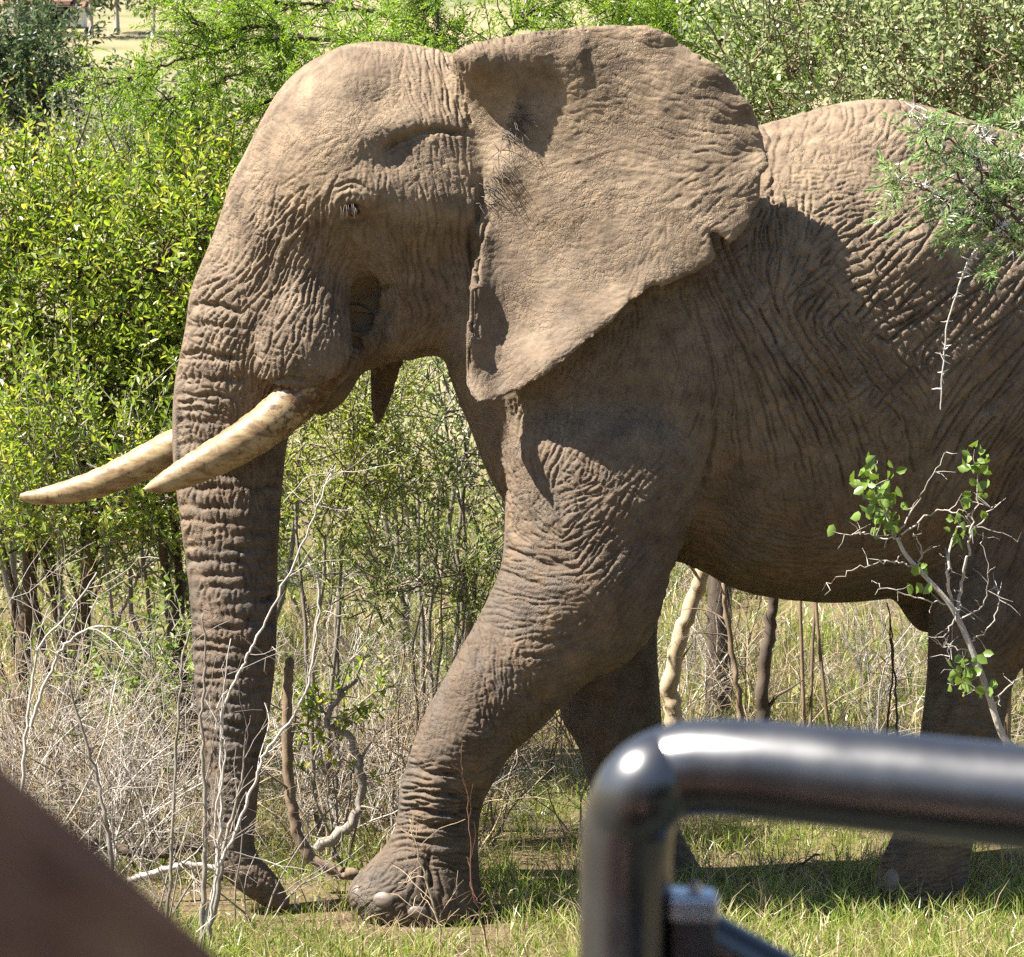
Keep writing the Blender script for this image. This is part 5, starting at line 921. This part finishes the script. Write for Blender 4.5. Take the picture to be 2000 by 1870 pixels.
# clamp plate, bolt and brace at the foot of the post
def obox(c, ax, ay, az, name, m, bev=.003):
    v, f = box((-1, -1, -1), (1, 1, 1)); v = c + v[:, :1] * ax + v[:, 1:2] * ay + v[:, 2:] * az
    o = mesh_obj(name, v - vo, f, m, veh, smooth=False); md = o.modifiers.new('bevel', 'BEVEL'); md.width = bev; md.segments = 3; return o
pc = D_(1352, 1768, 1.55)
brk = obox(pc, np.array((.0125, 0, -.0005)), np.array((0, .014, 0)), np.array((0, 0, .0070)), 'clamp_plate', mz)
A = Acc(); A.tube([pc + (.001, -.006, .004), pc + (.001, -.006, .013)], .0036, 6); bo = A.build('bolt', mz, brk, off=vo)
bo.location = (0, 0, 0)
obox(D_(1352, 1860, 1.55), np.array((.0115, 0, 0)), np.array((0, .013, 0)), np.array((0, 0, .021)), 'clamp_block', mp_)
A = Acc(); A.tube([D_(1350, 1810, 1.552), D_(1420, 1850, 1.55), D_(1520, 1905, 1.548), D_(1720, 2010, 1.54)], .0125, 20); A.build('brace', mp_, veh, off=vo)
# body, floor, seat, wheels (below the picture)
A = Acc(); A.add(*box((-2.3, -12.75, .62), (2.3, -9.25, 1.27))); o = A.build('body_shell', mbody, veh, smooth=False, off=vo); md = o.modifiers.new('bevel', 'BEVEL'); md.width = .06; md.segments = 4  # shell drawn forward, unseen, to keep sunlit ground out of the rail reflection
A = Acc(); A.add(*box((-.80, -11.42, 1.26), (.35, -10.98, 1.60))); o = A.build('seat', mseat, veh, smooth=False, off=vo); md = o.modifiers.new('bevel', 'BEVEL'); md.width = .04; md.segments = 3
for x in (-1.5, 1.5):
    for y in (-12.6, -9.4):
        P = [(x, y - .12, .42), (x, y + .12, .42)]; wv, wf = tube(P, .42, 32); A = Acc(); A.add(wv, wf)
        for e, c in ((0, P[0]), (1, P[1])):
            n0 = e * 32; A.add(np.vstack([wv[n0:n0 + 32], [c]]), np.array([[k, (k + 1) % 32, 32] for k in range(32)]))
        wh = A.build('wheel', mrub, veh, off=vo); A = Acc(); A.tube([(x, y - .13, .42), (x, y + .13, .42)], .2, 20); A.build('rim', mz, wh, off=vo)
A = Acc(); A.add(*box((-2.1, -12.55, 1.26), (2.1, -12.30, 2.12))); o = A.build('rear_reflection_block', mseat, veh, smooth=False, off=vo); md = o.modifiers.new('bevel', 'BEVEL'); md.width = .07; md.segments = 4  # unseen dark block added behind the camera, mirrored as black in the rail
# ------------------------------------------------------------------ fellow passenger: only the shoulder reaches into the picture
def person():
    J = dict(pel=(-.36, -11.17, 1.70), spine=(-.36, -11.17, 1.86), chest=(-.365, -11.15, 2.03), neck=(-.375, -11.13, 2.21), head0=(-.38, -11.11, 2.31), head1=(-.385, -11.10, 2.41), rs=(-.221, -11.12, 2.148), re=(.009, -11.12, 1.918), rw=(.02, -10.90, 1.80), ls=(-.53, -11.12, 2.065), le=(-.585, -11.02, 1.81), lw=(-.50, -10.84, 1.74), rh=(-.27, -11.14, 1.69), rk=(-.25, -10.74, 1.70), ra=(-.25, -10.68, 1.33), rt=(-.25, -10.55, 1.30), lh=(-.45, -11.14, 1.69), lk=(-.47, -10.74, 1.70), la=(-.47, -10.68, 1.33), lt=(-.47, -10.55, 1.30))
    rad = dict(pel=.15, spine=.14, chest=.155, neck=.06, head0=.085, head1=.10, rs=.092, re=.080, rw=.036, ls=.085, le=.055, lw=.036, rh=.09, rk=.066, ra=.045, rt=.04, lh=.09, lk=.066, la=.045, lt=.04)
    ks = list(J); E = [('pel', 'spine'), ('spine', 'chest'), ('chest', 'neck'), ('neck', 'head0'), ('head0', 'head1'), ('chest', 'rs'), ('rs', 're'), ('re', 'rw'), ('chest', 'ls'), ('ls', 'le'), ('le', 'lw'), ('pel', 'rh'), ('rh', 'rk'), ('rk', 'ra'), ('ra', 'rt'), ('pel', 'lh'), ('lh', 'lk'), ('lk', 'la'), ('la', 'lt')]
    me_ = bpy.data.meshes.new('body'); pv_ = np.array([J[k] for k in ks]); po = np.array((-.36, -11.17, 1.60)); me_.from_pydata((pv_ - po).tolist(), [(ks.index(a), ks.index(b)) for a, b in E], [])
    # fingers: short chains from each palm
    root = empty('person', po); tag(root, 'passenger in a soft brown jacket, one sloping shoulder close to the lens', 'person')
    o = bpy.data.objects.new('body', me_); COL.objects.link(o); o.parent = root
    sk = o.modifiers.new('skin', 'SKIN'); sk.use_smooth_shade = True; ss = o.modifiers.new('sub', 'SUBSURF'); ss.levels = 2; ss.render_levels = 3
    for i, k in enumerate(ks): me_.skin_vertices[0].data[i].radius = (rad[k], rad[k])
    me_.skin_vertices[0].data[ks.index('pel')].use_root = True
    m, t, b = nodes('brown_fleece'); tc = N(t, 'ShaderNodeTexCoord'); n1 = N(t, 'ShaderNodeTexNoise', i_Scale=22.0, i_Detail=5.0); t.links.new(tc.outputs['Object'], n1.inputs['Vector'])
    r1 = ramp(t, [(.3, (.14, .062, .032)), (.7, (.30, .145, .076))], n1.outputs[0]); t.links.new(r1.outputs[0], b.inputs['Base Color']); b.inputs['Roughness'].default_value = .95; b.inputs['Specular IOR Level'].default_value = .1; b.inputs['Sheen Weight'].default_value = .0
    n2 = N(t, 'ShaderNodeTexNoise', i_Scale=9.0, i_Detail=3.0); t.links.new(tc.outputs['Object'], n2.inputs['Vector']); bp = N(t, 'ShaderNodeBump', i_Strength=1.0, i_Distance=.03); t.links.new(n2.outputs[0], bp.inputs['Height']); t.links.new(bp.outputs[0], b.inputs['Normal'])
    me_.materials.append(m)
    mh_, t, b = nodes('dark_hair'); b.inputs['Base Color'].default_value = (.03, .02, .015, 1); b.inputs['Roughness'].default_value = .7
    ms_, t, b = nodes('skin_tone'); b.inputs['Base Color'].default_value = (.42, .26, .18, 1); b.inputs['Roughness'].default_value = .5
    h = ball((-.385, -11.125, 2.415), 1.0, mh_, 'hair', root, 24, 14, np.diag((.108, .118, .118))); h.location = np.array((-.385, -11.125, 2.415)) - po
    for nm, s in (('rw', -1), ('lw', 1)):
        w0 = np.array(J[nm]); A = Acc(); A.tube([w0, w0 + (0, .05, -.005), w0 + (0, .09, -.012)], [.03, .036, .034], 10)
        for f in range(4): x_ = (f - 1.5) * .017; b0 = w0 + np.array((x_, .09, -.01)); l_ = (.065, .075, .07, .055)[f]; A.tube([b0, b0 + (0, l_ * .5, -.004), b0 + (0, l_ * .85, -.02), b0 + (0, l_, -.035)], [.0095, .009, .008, .006], 8)
        b0 = w0 + np.array((s * .034, .03, 0)); A.tube([b0, b0 + (s * .025, .03, -.008), b0 + (s * .03, .055, -.02)], [.011, .010, .007], 8)
        A.build('hand', ms_, root, off=po)
person()
# ------------------------------------------------------------------ unseen trees added behind the vehicle to darken the rail reflection
for q, (x_, y_, r_) in enumerate([(-11, -26, 3.4), (-5.5, -24, 3.0), (0, -25, 3.3), (5, -23, 3.0), (10, -26, 3.4), (-16, -22, 3.2), (15, -21, 3.2)]):
    rg = np.random.default_rng(700 + q); base = np.array((x_, y_, float(ground_z(x_, y_)))); root = empty('reflection_tree', base); tag(root, 'unseen dark bushy tree added behind the vehicle to darken the rail reflection', 'tree', 'unseen trees added for the rail reflection')
    A = Acc(); A.tube(bez(base, base + (0, 0, r_ * .5), base + (rg.normal(0, .3), 0, r_ * 1.1), 8), np.linspace(.16, .05, 8), 8); A.build('trunk', MB_['trunk'], root, off=base)
    F_ = Acc(); n = 5000; d = unit(rg.standard_normal((n, 3))); P = base + np.array((0, 0, r_ * .95)) + d * np.array((r_ * 1.0, r_ * .8, r_ * .85)) * (rg.random((n, 1)) ** .4) * (1 + .2 * np.sin(d[:, :1] * 6 + q)); P[:, 2] = np.maximum(P[:, 2], base[2] + .1); leaves(F_, P, d + rg.normal(0, .6, (n, 3)), .28, .55, rg, simple=True)
    F_.build('crown', ML['dark'], root, smooth=False, kind='stuff', off=base)
print('total', time.time() - T0)
